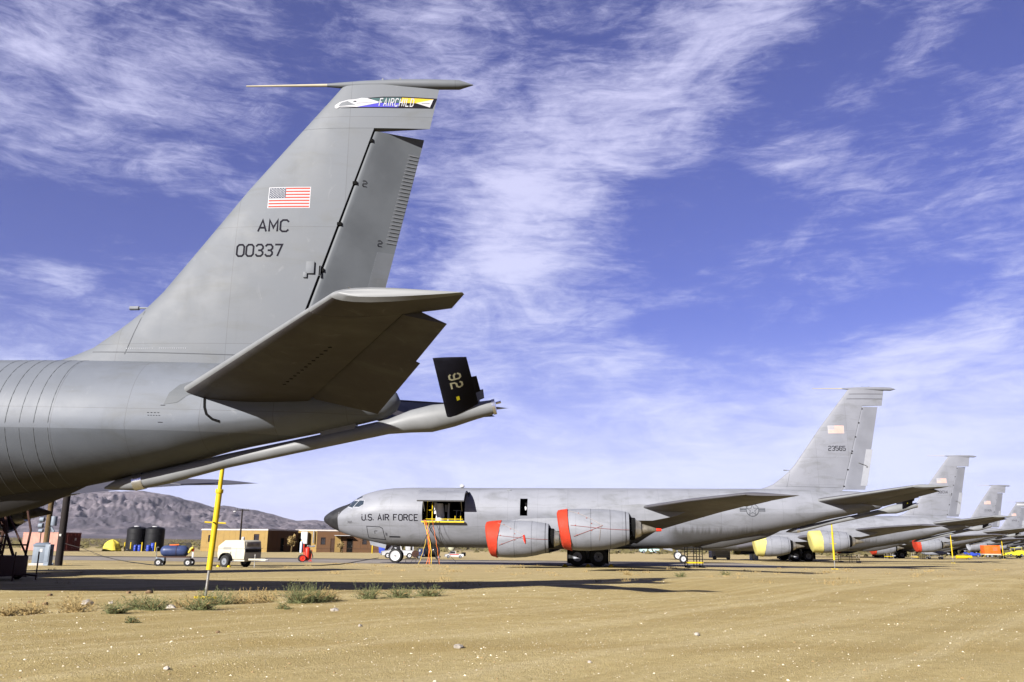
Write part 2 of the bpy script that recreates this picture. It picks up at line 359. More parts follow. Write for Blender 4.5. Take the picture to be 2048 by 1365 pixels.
def build_ground():
    rad = [0.0]; r = 2.2
    while r < 13000: rad.append(r); r *= 1.0165 if r < 90 else 1.06
    ang = []
    a = -46.0
    while a < 46: ang.append(a); a += .2
    a = 46.0
    while a < 314: ang.append(a); a += 4
    n = len(ang); V = []; Fc = []
    ca = [math.cos(R(90 - x)) for x in ang]; sa = [math.sin(R(90 - x)) for x in ang]
    V.append((0, 0, gz(0, 0)))
    for r in rad[1:]:
        for j in range(n):
            x, y = r * ca[j], r * sa[j]; V.append((x, y, gz(x, y)))
    for j in range(n): Fc.append((0, 1 + j, 1 + (j + 1) % n))
    for i in range(len(rad) - 2):
        b = 1 + i * n
        for j in range(n):
            k = (j + 1) % n; Fc.append((b + j, b + n + j, b + n + k, b + k))
    me = bpy.data.meshes.new('ground'); me.from_pydata(V, [], Fc)
    for p in me.polygons: p.use_smooth = True
    o = bpy.data.objects.new('ground', me); COL.objects.link(o); o['kind'] = 'structure'
    bm = bmesh.new(); bm.from_mesh(me); bmesh.ops.recalc_face_normals(bm, faces=bm.faces)
    if sum(f.normal.z for f in list(bm.faces)[:50]) < 0: bmesh.ops.reverse_faces(bm, faces=bm.faces)
    bm.to_mesh(me); bm.free()
    ma = bpy.data.materials.new('desert_dirt'); ma.use_nodes = True; t = NT(ma.node_tree); b = t.n['Principled BSDF']
    tc = t.new('ShaderNodeTexCoord'); P = tc.outputs['Object']
    sp = t.new('ShaderNodeSeparateXYZ'); t.l.new(P, sp.inputs[0]); X, Y, Z = sp.outputs
    big = t.noise(P, .09, 6, .6, .4); mid = t.noise(t.mapping(P, (.07, 1.3, 1), (0, 0, R(-53))), .9, 7, .66)
    ac = t.math('ADD', t.math('MULTIPLY', X, -.799), t.math('MULTIPLY', Y, .602)); ac = t.math('ADD', ac, t.math('MULTIPLY', t.noise(P, .06, 2, .5), 5.0))
    trk = t.noise(t.comb(t.math('MULTIPLY', ac, .75), t.math('MULTIPLY', X, .012), 0.0), 1.6, 5, .62)
    fine = t.noise(P, 9, 6, .7); grit = t.noise(P, 45, 4, .7)
    c = t.mix(t.ramp(big, .35, .68), (.385, .302, .128, 1), (.47, .382, .182, 1))
    c = t.mix(t.ramp(mid, .42, .66, 0, .85), c, (.335, .245, .090, 1))
    c = t.mix(t.ramp(trk, .48, .62, 0, .60), c, (.50, .415, .22, 1)); c = t.mix(t.ramp(trk, .50, .40, 0, .45), c, (.31, .235, .095, 1))
    c = t.mix(t.ramp(fine, .38, .70, 0, .55), c, (.275, .20, .075, 1))
    c = t.mix(t.ramp(grit, .50, .72, 0, .5), c, (.46, .37, .21, 1))
    # gravel flecks at two sizes
    for sc, th, colr, am in ((16, .16, (.56, .50, .38, 1), .55), (38, .2, (.54, .46, .32, 1), .6), (24, .13, (.17, .12, .08, 1), .7)):
        vo = t.new('ShaderNodeTexVoronoi'); vo.inputs['Scale'].default_value = sc; t.l.new(P, vo.inputs['Vector'])
        sel = t.new('ShaderNodeSeparateXYZ'); t.l.new(vo.outputs['Color'], sel.inputs[0])
        mk = t.math('MULTIPLY', t.math('LESS_THAN', vo.outputs['Distance'], th), t.math('GREATER_THAN', sel.outputs[0], .72))
        c = t.mix(t.math('MULTIPLY', mk, am), c, colr)
    # brown damp-looking strip along the weeds; the paler scraped lot beyond it
    far = t.ramp(Y, 22, 60)
    c = t.mix(t.math('MULTIPLY', far, .35), c, (.40, .325, .19, 1))
    # brushy desert floor past the buildings
    br = t.noise(t.mapping(P, (1, .25, 1)), .12, 6, .75)
    c = t.mix(t.math('MULTIPLY', t.ramp(Y, 165, 235), t.ramp(br, .30, .55, .55, .95)), c, (.085, .068, .038, 1))
    c = t.mix(1.0, c, (LEVEL, LEVEL, LEVEL, 1), 'MULTIPLY')
    t.put(b.inputs['Base Color'], c); b.inputs['Roughness'].default_value = .95; b.inputs['Specular IOR Level'].default_value = .1
    bn = t.new('ShaderNodeBump'); bn.inputs['Strength'].default_value = .8; bn.inputs['Distance'].default_value = .03
    hh = t.math('ADD', t.math('MULTIPLY', fine, .6), t.math('ADD', t.math('MULTIPLY', grit, .9), t.math('MULTIPLY', mid, .5)))
    t.l.new(hh, bn.inputs['Height']); t.l.new(bn.outputs[0], b.inputs['Normal'])
    me.materials.append(ma)
    return o


build_ground()


def build_taxiway():
    xs = np.concatenate([np.arange(-260, -60, 10), np.arange(-60, 22, 2.5), np.arange(22, 25, 3)])
    near = lambda x: 63.2 + (-.02 * x if x < 0 else 0) + .5 * noise.noise(Vector((x * .25, 0, 0)))
    mb = MB(); rows = []
    for x in xs:
        y0, y1 = near(x), 81.5 + .4 * noise.noise(Vector((x * .2, 5, 0)))
        rows.append([(x, y, gz(x, y) + .012) for y in np.linspace(y0, y1, 9)])
    mb.loft(rows, caps=(False, False), closed=False)
    ma = mat('worn_asphalt', (.235, .21, .18), .9, var=.14, scale=.5,
             fn=lambda t, P, c: t.mix(t.ramp(t.noise(P, .35, 6, .7), .5, .75, 0, .8), c, (.30, .235, .145, 1)))
    o = mb.build('taxiway', ma); o['kind'] = 'structure'
    mb = MB(); rows = []
    for x in xs:
        y0 = 82.3 + .5 * noise.noise(Vector((x * .2, 5, 0)))
        rows.append([(x, y, gz(x, y) + .016) for y in (y0, y0 + 4.2)])
    mb.loft(rows, caps=(False, False), closed=False)
    o = mb.build('road', mat('dark_asphalt', (.085, .075, .068), .9, var=.2, scale=.5)); o['kind'] = 'structure'


build_taxiway()


def build_hills():
    prof = [(-75, .8), (-55, 1.3), (-44, 1.7), (-36, 1.9), (-30.5, 2.15), (-28, 2.35), (-26.2, 2.72), (-24.3, 2.74), (-23, 2.82), (-21.5, 2.62), (-20.4, 2.35), (-19.7, 2.2), (-18.9, 1.93), (-18.3, 2.08),
            (-17.3, 1.93), (-16.2, 1.82), (-15.2, 1.58), (-14.6, 1.38), (-13.8, 1.2), (-12.5, 1.27), (-12, 1.2), (-10.4, .95), (-7, .6), (-2, .3), (6, .2), (20, .15), (60, .1), (90, .1)]
    pa, ph = zip(*prof); V = []; Fc = []
    A = np.concatenate([np.arange(-60, -33, .3), np.arange(-33, -6, .075), np.arange(-6, 10, .3)]); D = np.linspace(5200, 10600, 90)
    for d in D:
        u = (d - D[0]) / (D[-1] - D[0])
        up = min(1, u / .72)
        env = (up ** 1.55) * (1 if u < .72 else max(0, 1 - ((u - .72) / .28) ** 2 * .9))
        for a in A:
            x, y = d * math.sin(R(a)), d * math.cos(R(a))
            h0 = math.tan(R(float(np.interp(a, pa, ph)))) * (D[0] + .72 * (D[-1] - D[0]))
            q = Vector((x * .00085, y * .00085, 0))
            rn = 1 - abs(noise.fractal(q * 3.6, .85, 2.1, 8)) * 1.6
            r2 = 1 - abs(noise.noise(Vector((a * .95 + noise.noise(q * 2) * 1.2, u * 2.0, 3)))) * 2
            k = env * (1 + (.34 * (rn - .70) + .15 * (r2 - .4)) * (1.0 - up ** 6) * min(1, u * 4)) + .02 * (rn - .6) * min(1, u * 5)
            V.append((x, y, h0 * k - 2 + 6 * u))
    n = len(A)
    for i in range(len(D) - 1):
        for j in range(n - 1): Fc.append((i * n + j, i * n + j + 1, (i + 1) * n + j + 1, (i + 1) * n + j))
    me = bpy.data.meshes.new('hills'); me.from_pydata(V, [], Fc)
    for p in me.polygons: p.use_smooth = True
    o = bpy.data.objects.new('hills', me); COL.objects.link(o); o['kind'] = 'structure'

    def fn(t, P, c):
        n1 = t.noise(P, .0016, 8, .65, .5); n2 = t.noise(t.mapping(P, (1, 1, 3)), .009, 9, .75)
        c = t.mix(t.ramp(n1, .4, .62), (.075, .066, .082, 1), (.175, .150, .165, 1))
        return t.mix(t.ramp(n2, .46, .60, 0, .75), c, (.055, .048, .055, 1))
    me.materials.append(mat('mountain_rock', (.2, .16, .14), .95, fn=fn, scale=.001))


build_hills()

# ------------------------------------------------------------------ lettering
GL = {  # strokes on a 4 x 6 cell; a stroke that starts and ends on one point is closed
    '0': [[(1, 0), (3, 0), (4, 1), (4, 5), (3, 6), (1, 6), (0, 5), (0, 1), (1, 0)]], 'O': [[(1, 0), (3, 0), (4, 1), (4, 5), (3, 6), (1, 6), (0, 5), (0, 1), (1, 0)]],
    '1': [[(1, 5), (2, 6), (2, 0)]], '2': [[(0, 5), (1, 6), (3, 6), (4, 5), (4, 4), (3, 3), (1, 3), (0, 2), (0, 0), (4, 0)]],
    '3': [[(0, 5), (1, 6), (3, 6), (4, 5), (4, 4), (3, 3), (4, 2), (4, 1), (3, 0), (1, 0), (0, 1)], [(1.4, 3), (3, 3)]],
    '4': [[(3, 0), (3, 6), (0, 2), (4, 2)]], '5': [[(4, 6), (0, 6), (0, 3.5), (3, 3.5), (4, 2.5), (4, 1), (3, 0), (1, 0), (0, 1)]],
    '6': [[(4, 5), (3, 6), (1, 6), (0, 5), (0, 1), (1, 0), (3, 0), (4, 1), (4, 2.5), (3, 3.5), (0, 3.5)]],
    '7': [[(0, 6), (4, 6), (1.6, 0)]], '8': [[(1, 3), (0, 4), (0, 5), (1, 6), (3, 6), (4, 5), (4, 4), (3, 3), (4, 2), (4, 1), (3, 0), (1, 0), (0, 1), (0, 2), (1, 3)], [(1, 3), (3, 3)]],
    '9': [[(0, 1), (1, 0), (3, 0), (4, 1), (4, 5), (3, 6), (1, 6), (0, 5), (0, 3.6), (1, 2.6), (4, 2.6)]],
    'A': [[(0, 0), (2, 6), (4, 0)], [(.7, 2), (3.3, 2)]], 'M': [[(0, 0), (0, 6), (2, 2), (4, 6), (4, 0)]],
    'C': [[(4, 5), (3, 6), (1, 6), (0, 5), (0, 1), (1, 0), (3, 0), (4, 1)]], 'U': [[(0, 6), (0, 1), (1, 0), (3, 0), (4, 1), (4, 6)]],
    'S': [[(4, 5), (3, 6), (1, 6), (0, 5), (0, 4), (1, 3), (3, 3), (4, 2), (4, 1), (3, 0), (1, 0), (0, 1)]],
    'I': [[(2, 0), (2, 6)]], 'R': [[(0, 0), (0, 6), (3, 6), (4, 5), (4, 4), (3, 3), (0.3, 3)], [(2, 3), (4, 0)]],
    'F': [[(0, 0), (0, 6), (4, 6)], [(0.3, 3.2), (3, 3.2)]], 'E': [[(4, 0), (0, 0), (0, 6), (4, 6)], [(0.3, 3), (3, 3)]],
    'L': [[(0, 6), (0, 0), (4, 0)]], 'H': [[(0, 0), (0, 6)], [(4, 0), (4, 6)], [(0.3, 3), (3.7, 3)]], 'D': [[(0, 0), (0, 6), (2.8, 6), (4, 5), (4, 1), (2.8, 0), (0, 0)]],
    'N': [[(0, 0), (0, 6), (4, 0), (4, 6)]], 'G': [[(4, 5), (3, 6), (1, 6), (0, 5), (0, 1), (1, 0), (3, 0), (4, 1), (4, 3), (2.4, 3)]], 'W': [[(0, 6), (1, 0), (2, 4), (3, 0), (4, 6)]],
    'K': [[(0, 0), (0, 6)], [(4, 6), (.3, 2.6)], [(1.4, 3.5), (4, 0)]], 'P': [[(0, 0), (0, 6), (3, 6), (4, 5), (4, 4), (3, 3), (0.3, 3)]], 'T': [[(0, 6), (4, 6)], [(2, 6), (2, 0)]],
    '.': [[(0, 0), (0, .9)]], '-': [[(0.5, 3), (3.5, 3)]], ' ': []}


def ribbon(pts, t):
    """mitred ribbon along a 2D polyline -> list of quads that share their joints"""
    closed = pts[0] == pts[-1]; P = [Vector(p) for p in (pts[:-1] if closed else pts)]; n = len(P); out = []; L = []
    for i in range(n):
        a = P[(i - 1) % n] if (closed or i > 0) else None; b = P[(i + 1) % n] if (closed or i < n - 1) else None
        d1 = (P[i] - a).normalized() if a is not None else None; d2 = (b - P[i]).normalized() if b is not None else None
        if d1 is None: d1 = d2; 
        if d2 is None: d2 = d1
        n1 = Vector((-d1.y, d1.x)); n2 = Vector((-d2.y, d2.x)); mt = (n1 + n2)
        mt = mt.normalized() if mt.length > 1e-6 else n1
        k = t / 2 / max(.45, mt.dot(n1)); p = P[i].copy()
        if not closed and i == 0: p -= d2 * t * .0
        L.append((p + mt * k, p - mt * k))
    for i in range(n if closed else n - 1):
        j = (i + 1) % n; out.append([L[i][0], L[j][0], L[j][1], L[i][1]])
    return out


def text_polys(txt, h, w=None, t=.13, gap=.45, slant=0.):
    """-> list of (layer, polygon) in a plane, origin at lower left"""
    w = w or h * .62; x = 0; out = []
    for ch in txt:
        cw = w * (.0 if ch == '.' else (.35 if ch == '1' else 1.)); cw = w * .2 if ch == 'I' else cw
        for k, st in enumerate(GL.get(ch, [])):
            off = -w / 2 + cw / 2 if ch in 'I' else (-w * .25 if ch == '1' else 0)
            pts = [((px / 4 * w) + x + off + py / 6 * h * slant, py / 6 * h) for px, py in st]
            for q in ribbon(pts, t * h): out.append((k, q))
        x += (w * .5 if ch == ' ' else cw) + gap * w
    return out, x - gap * w


def decal(mb, polys, fmap, step=.12, mi=0, base=.004, lay=.0012, org=(0, 0), xd=(1, 0), yd=(0, 1)):
    """lay flat polygons over a curved surface; fmap(a, b, off) -> 3D point"""
    bm = bmesh.new(); layer = bm.faces.layers.int.new('L')
    amin = bmin = 1e9; amax = bmax = -1e9
    for item in polys:
        k, poly = item if isinstance(item[0], int) else (0, item)
        vs = []
        for p in poly:
            a = org[0] + p[0] * xd[0] + p[1] * yd[0]; b = org[1] + p[0] * xd[1] + p[1] * yd[1]
            amin = min(a, amin); amax = max(a, amax); bmin = min(b, bmin); bmax = max(b, bmax); vs.append(bm.verts.new((a, b, 0)))
        try: f = bm.faces.new(vs); f[layer] = k
        except ValueError: pass
    bmesh.ops.triangulate(bm, faces=bm.faces)
    for ax, lo, hi in ((0, amin, amax), (1, bmin, bmax)):
        q = math.ceil(lo / step) * step
        while q < hi:
            co = (q, 0, 0) if ax == 0 else (0, q, 0); no = (1, 0, 0) if ax == 0 else (0, 1, 0)
            bmesh.ops.bisect_plane(bm, geom=list(bm.verts) + list(bm.edges) + list(bm.faces), plane_co=co, plane_no=no); q += step
    for f in bm.faces:
        mb.quad([fmap(v.co.x, v.co.y, base + lay * f[layer]) for v in f.verts], mi)
    bm.free()


# ------------------------------------------------------------------ the tanker aircraft
# plane coordinates: s metres aft of the nose, l metres to port, z above the ground
def V3(s, l, z): return Vector((s - 20., -l, z))


FS = [  # s, top, bottom, half width, height of the widest line
    (0, 3.03, 3.01, .01, 3.02), (.03, 3.14, 2.90, .12, 3.02), (.1, 3.24, 2.80, .22, 3.02), (.34, 3.44, 2.61, .43, 3.03), (.66, 3.64, 2.40, .62, 3.03), (.97, 3.80, 2.25, .78, 3.03), (1.3, 3.93, 2.12, .92, 3.03), (1.7, 4.06, 1.97, 1.06, 3.05),
    (2.0, 4.19, 1.87, 1.16, 3.08), (2.3, 4.40, 1.78, 1.25, 3.12), (2.6, 4.62, 1.70, 1.33, 3.17), (2.95, 4.80, 1.61, 1.41, 3.22), (3.28, 4.92, 1.53, 1.48, 3.27), (4.2, 5.15, 1.30, 1.66, 3.38), (5.25, 5.28, 1.17, 1.78, 3.46),
    (6.6, 5.33, 1.12, 1.83, 3.5), (10, 5.33, 1.10, 1.83, 3.5), (16, 5.34, 1.10, 1.83, 3.5), (22, 5.35, 1.12, 1.83, 3.5), (25, 5.35, 1.20, 1.83, 3.52), (27, 5.35, 1.40, 1.80, 3.55), (28.3, 5.35, 1.60, 1.75, 3.57),
    (29.5, 5.36, 1.80, 1.69, 3.6), (31, 5.36, 2.13, 1.60, 3.62), (32.5, 5.35, 2.44, 1.46, 3.64), (34, 5.33, 2.76, 1.28, 3.68), (35, 5.31, 3.01, 1.15, 3.73), (35.8, 5.28, 3.25, 1.03, 3.8), (37, 5.24, 3.50, .82, 3.95), (38, 5.20, 3.70, .66, 4.1), (39, 5.02, 3.92, .46, 4.35), (39.4, 4.80, 4.02, .36, 4.40), (39.65, 4.60, 4.18, .20, 4.40), (39.74, 4.42, 4.38, .02, 4.40)]
_fs = np.array(FS)


def fsec(s):
    x = _fs[:, 0]; i = int(np.clip(np.searchsorted(x, s) - 1, 0, len(x) - 2)); h = x[i + 1] - x[i]; u = (s - x[i]) / h
    def slope(k):
        if k <= 0 or k >= len(x) - 1:
            a = (_fs[min(k + 1, len(x) - 1), 1:] - _fs[max(k - 1, 0), 1:]) / max(1e-6, (x[min(k + 1, len(x) - 1)] - x[max(k - 1, 0)])); return a
        d0 = (_fs[k, 1:] - _fs[k - 1, 1:]) / (x[k] - x[k - 1]); d1 = (_fs[k + 1, 1:] - _fs[k, 1:]) / (x[k + 1] - x[k])
        m = np.where(d0 * d1 > 0, 2 * d0 * d1 / (d0 + d1 + 1e-12 * np.sign(d0 + d1 + 1e-30)), 0); return m
    m0, m1 = slope(i), slope(i + 1); p0, p1 = _fs[i, 1:], _fs[i + 1, 1:]
    return (2 * u**3 - 3 * u**2 + 1) * p0 + (u**3 - 2 * u**2 + u) * h * m0 + (-2 * u**3 + 3 * u**2) * p1 + (u**3 - u**2) * h * m1


A0 = R(21)


def fus_pt(s, a, off=0.):
    """a: 0 at the top, pi at the keel; negative = starboard"""
    top, bot, w, zc = fsec(s); sg = 1 if a >= 0 else -1; a = abs(a)
    if a <= math.pi / 2: l, z = w * math.sin(a), zc + (top - zc) * math.cos(a)
    else:
        g = A0 + (a - math.pi / 2) * (1 - A0 / (math.pi / 2))
        l = w * math.cos(g) / math.cos(A0); z = zc - (zc - bot) * (math.sin(g) - math.sin(A0)) / (1 - math.sin(A0))
    if off:
        r = math.hypot(l, z - zc) + 1e-6; l += off * l / r; z += off * (z - zc) / r
    return V3(s, sg * l, z)


def fus_a(s, z):
    top, bot, w, zc = fsec(s)
    if z >= zc: return math.acos(min(1, max(-1, (z - zc) / (top - zc))))
    sa = math.sin(A0) + (zc - z) / (zc - bot) * (1 - math.sin(A0)); g = math.asin(min(1, sa))
    return math.pi / 2 + (g - A0) / (1 - A0 / (math.pi / 2))


def fus_map(side=1): return lambda s, z, off: fus_pt(s, side * fus_a(s, z), off)


_finle = np.array([(5.2, 31.0), (5.36, 31.5), (5.5, 31.9), (5.68, 32.32), (6.13, 32.92), (6.53, 33.40), (7.05, 33.88), (8.13, 34.67), (9.67, 35.78), (11.13, 36.93), (12.0, 37.62), (12.35, 37.9), (12.5, 38.0)])
def fin_le(z): return float(np.interp(z, _finle[:, 0], _finle[:, 1]))
def fin_hinge(z): return 37.02 + (z - 5.3) * .304
def fin_te(z): return 38.62 + (z - 5.23) * .222 if z < 11.2 else 40.19 + (z - 11.2) * .187
def airf(u): u = min(1, max(0, u)); return (.2969 * math.sqrt(u) - .126 * u - .3516 * u * u + .2843 * u**3 - .1036 * u**4) * 10
def fin_half(s, z):
    le, te = fin_le(z), fin_te(z); T = float(np.interp(z, [5.2, 12.4], [.25, .11]))
    if z < 6.6: u = (s - le) / (te - le)
    else: u = (s - le) / (te - le)
    return T * airf(u)


def fin_map(side=1): return lambda s, z, off: V3(s, side * (fin_half(s, z) + off), z)


def make_fuselage(root, m_fus, holes=()):
    S = sorted(set([r[0] for r in FS] + [.01, .06, .2, .5, .8, 1.15, 1.5, 1.85, 2.15, 2.45, 2.8, 3.1, 3.7, 4.7, 6] + list(np.arange(7, 38.6, .75)) + [x for h in holes for x in h[:2]]))
    S = [s for s in S if s >= 1.3]
    base = list(np.linspace(0, math.pi / 2, 13)) + list(np.linspace(math.pi / 2, math.pi, 13))[1:]
    for h in holes: base += [fus_a(9, h[2]), fus_a(9, h[3])]
    base = sorted(set(round(x, 6) for x in base)); A = base + [-x for x in reversed(base[1:-1])]
    rings = [[fus_pt(s, a) for a in A] for s in S]
    hb = [(h[0], h[1], fus_a(9, h[2]), fus_a(9, h[3])) for h in holes]

    def skip(i, j):
        sm = (S[i] + S[i + 1]) / 2; am = (A[j] + A[(j + 1) % len(A)]) / 2
        return any(a < sm < b and min(c, d) < am < max(c, d) for a, b, c, d in hb)
    mb = MB(); mb.loft(rings, caps=(False, True), skip=skip); f = mb.build('fuselage', m_fus, root, sharp=25 if False else 40)
    SN = [0, .01, .03, .06, .1, .15, .2, .27, .34, .42, .5, .58, .66, .8, .97, 1.15, 1.3]
    mb = MB(); mb.loft([[fus_pt(s, a, .004 if s > 1.29 else 0) for a in A] for s in SN] + [[fus_pt(1.3, a, -.03) for a in A]], caps=(True, False))
    mb.build('radome', 'radome', root)
    # anti-glare panel from the radome up to the windscreen
    mb = MB(); pts = [[fus_pt(s, a, .006) for a in np.linspace(-ka, ka, 17)] for s, ka in ((1.28, 1.62), (1.4, 1.25), (1.55, 1.02), (1.75, .86), (2.0, .74), (2.15, .66))]
    mb.loft(pts, caps=(False, False), closed=False); mb.build('antiglare_panel', 'radome', root)
    # cockpit glazing
    for sd_ in (1, -1):
        fm = fus_map(sd_)
        for poly, mt in (([(2.02, 3.90), (2.40, 3.80), (2.78, 4.28), (2.44, 4.31)], 'glass'), ([(2.52, 3.87), (2.92, 3.86), (3.26, 4.05), (3.25, 4.31), (2.88, 4.33)], 'glass')):
            mb = MB(); fr = [(x + (x - sum(p[0] for p in poly) / len(poly)) * .16, y + (y - sum(p[1] for p in poly) / len(poly)) * .20) for x, y in poly]
            decal(mb, [(0, fr)], fm, .1, 1, base=.006); decal(mb, [(0, poly)], fm, .1, 0, base=.012)
            mb.build('cockpit_window', [mt, 'light'], root)
        mb = MB(); decal(mb, [(0, [(2.5, 4.47), (2.95, 4.66), (3.05, 4.58), (2.62, 4.40)])], fm, .1, 0, base=.012); mb.build('eyebrow_window', 'glass', root)
        mb = MB(); a = .06
        pts = [[fus_pt(s, sd_ * k, .012) for k in np.linspace(a, .62, 8)] for s in (2.1, 2.22, 2.36)]
        mb.loft(pts, caps=(False, False), closed=False); mb.build('windscreen', 'glass', root)
    # boom operator's blister under the tail, keel fairing of the wheel wells
    mb = MB(); rings = []
    for s, w, b_ in ((26.2, .2, 1.4), (27.2, .42, 1.2), (28.5, .5, 1.25), (30.0, .5, 1.55), (31.0, .46, 1.80), (31.6, .40, 1.98), (32.1, .3, 2.2), (32.6, .15, 2.45)):
        rings.append([V3(s, w * math.cos(k), b_ + .55 - .55 * math.sin(k) ** 1.6) for k in np.linspace(0, math.pi, 13)] + [V3(s, -w, b_ + 1.0), V3(s, w, b_ + 1.0)])
    mb.loft(rings); mb.build('boom_pod', m_fus, root)
    return f


def make_fin(root, m_fin, m_rud, defl, stiff=False):
    kc = 1.12 if stiff else 1.0
    zs = [5.2, 5.36, 5.5, 5.68, 5.9, 6.13, 6.53, 7.05, 8.13, 9.67, 10.6, 11.22]
    def ring(z, te, cut=True):
        le = fin_le(z); us = [(1 - math.cos(math.pi * k / 26)) / 2 * 1.0 for k in range(27)]
        us = [min(1, u * 1.35) if u * 1.35 < .97 else 1 for u in us]; us = sorted(set(us))
        ss = [le + (te - le) * k for k in np.concatenate([[0, .003, .01, .025, .05, .09], np.linspace(.14, 1, 12)])]
        return [V3(s, fin_half(s, z), z) for s in ss] + [V3(s, -fin_half(s, z), z) for s in reversed(ss[1:])]
    mb = MB(); mb.loft([ring(z, fin_hinge(z)) for z in zs], caps=(False, True))
    mb.loft([ring(z, fin_te(z) + .0) for z in (11.225, 11.7, 12.1, 12.42)], caps=(True, True))
    f = mb.build('fin', m_fin, root, sharp=40)
    # rudder, turned about its hinge
    ang = R(defl)
    def rp(s, l, z):
        h = fin_hinge(z); d = (s - h - .02) * kc; c, s_ = math.cos(ang), math.sin(ang)
        return V3(h + .02 + d * c + l * s_, l * c - d * s_, z)
    zz = [5.33, 6.5, 8, 9.5, 11.15]; mb = MB(); rings = []
    for z in zz:
        h = fin_hinge(z) + .012; te = fin_te(z) + (.0 if z < 11 else 0); T = fin_half(h, z) * .92; ss = [0, .015, .045, .1, .3, .6, .9, 1]; th = [.6, .85, .97, 1, .75, .42, .13, .06]
        ring_ = [rp(h + (te - h) * a, T * b, z) for a, b in zip(ss, th)]; rings.append(ring_ + [rp(h + (te - h) * a, -T * b, z) for a, b in reversed(list(zip(ss, th)))])
    mb.loft(rings); r = mb.build('rudder', m_rud, root)
    # trim tab and servo tab line
    mb = MB(); tab = []
    for z in (5.6, 8.15):
        te = fin_te(z); tab.append([rp(te - .38, .055, z), rp(te + (.0 if stiff else .10), .012, z), rp(te + (.0 if stiff else .10), -.012, z), rp(te - .38, -.055, z)])
    mb.loft(tab); mb.build('trim_tab', 'light' if not stiff else 'fin1', r)
    mb = MB(); mb.box(rp(fin_te(7) - .18, .07, 6.95), (.09, .04, .09)); mb.tube([rp(fin_te(7) - .2, .08, 7.0), rp(fin_te(7) - .75, .10, 7.2)], .018, 6); mb.build('tab_actuator', 'steel', r)
    if stiff:
        mb = MB()
        for z in np.arange(8.4, 10.75, .095):
            te = fin_te(z); mb.quad([rp(te - .26, .045, z), rp(te - .02, .022, z - .015), rp(te - .02, .026, z + .012), rp(te - .26, .052, z + .028)])
        mb.build('vortex_strip', 'decalg', r)
        mb = MB(); fmp = lambda s, z, o: rp(s, fin_half(fin_hinge(z), z) * .92 * np.interp((s - fin_hinge(z) - .012) / (fin_te(z) - fin_hinge(z)), [0, .1, .3, .6, .9, 1], [.97, 1, .75, .42, .13, .06]) * 1.0 + o, z)
        for (s, z) in ((38.55, 9.72), (38.90, 8.30)):
            tp, _ = text_polys('2', .14, t=.1); mb = MB(); decal(mb, tp, fmp, .1, org=(s, z), base=.01); mb.build('rudder_marking', 'decal', r, recalc=False)
    # dark hinge cut-outs
    for z in ((10.9, 9.78, 8.72, 7.55) if stiff else (11.0, 10.0, 9.0, 8.0, 7.85, 6.7, 5.55)):
        mb = MB(); h = fin_hinge(z); t_ = fin_half(h, z)
        mb.box(V3(h + .035, 0, z), (.11, 2 * t_ + .008, .075))
        mb.build('hinge', 'dark', f)
    mb = MB(); mb.quad([V3(fin_hinge(z) + .01, 0.16 * 0 + fin_half(fin_hinge(z), z) * .55 * sg, z) for z, sg in ((5.35, 1), (11.2, 1), (11.2, -1), (5.35, -1))]); mb.build('hinge_gap', 'dark', f, recalc=False)
    # tip probe
    mb = MB(); mb.tube([V3(37.55, 0, 12.48), V3(37.9, 0, 12.47), V3(38.5, 0, 12.47), V3(39.3, 0, 12.47), V3(40.1, 0, 12.45), V3(40.9, 0, 12.42), V3(41.25, 0, 12.41)], [.045, .075, .105, .125, .13, .12, .01], 14)
    p = mb.build('tip_fairing', m_fin, f)
    mb = MB(); mb.tube([V3(35.46, 0, 12.5), V3(37.55, 0, 12.48)], [.018, .04], 10); mb.build('antenna_probe', 'tip', f)
    for s in (38.95, 39.4): MB().box(V3(s, 0, 12.61), (.04, .02, .06)).build('vane', 'decalg', f)
    z0 = 6.66; le = fin_le(z0); mb = MB(); mb.tube([V3(le - .42, 0, z0), V3(le - .2, 0, z0)], .05, 10); mb.tube([V3(le - .22, 0, z0), V3(le + .1, 0, z0)], .025, 8); mb.build('pitot_probe', 'decalg', f)
    # dorsal fillet seam and root seam
    for sd_ in (1, -1):
        for pl in ([(33.22, 5.48), (33.36, 6.0), (33.52, 6.56)], [(32.4, 5.55), (34.5, 5.50), (36.95, 5.44)]):
            mb = MB(); decal(mb, [(0, q) for q in ribbon(pl, .018)], fin_map(sd_), .3, base=.004); mb.build('panel_seam', 'decals', f, recalc=False)
    return f, r


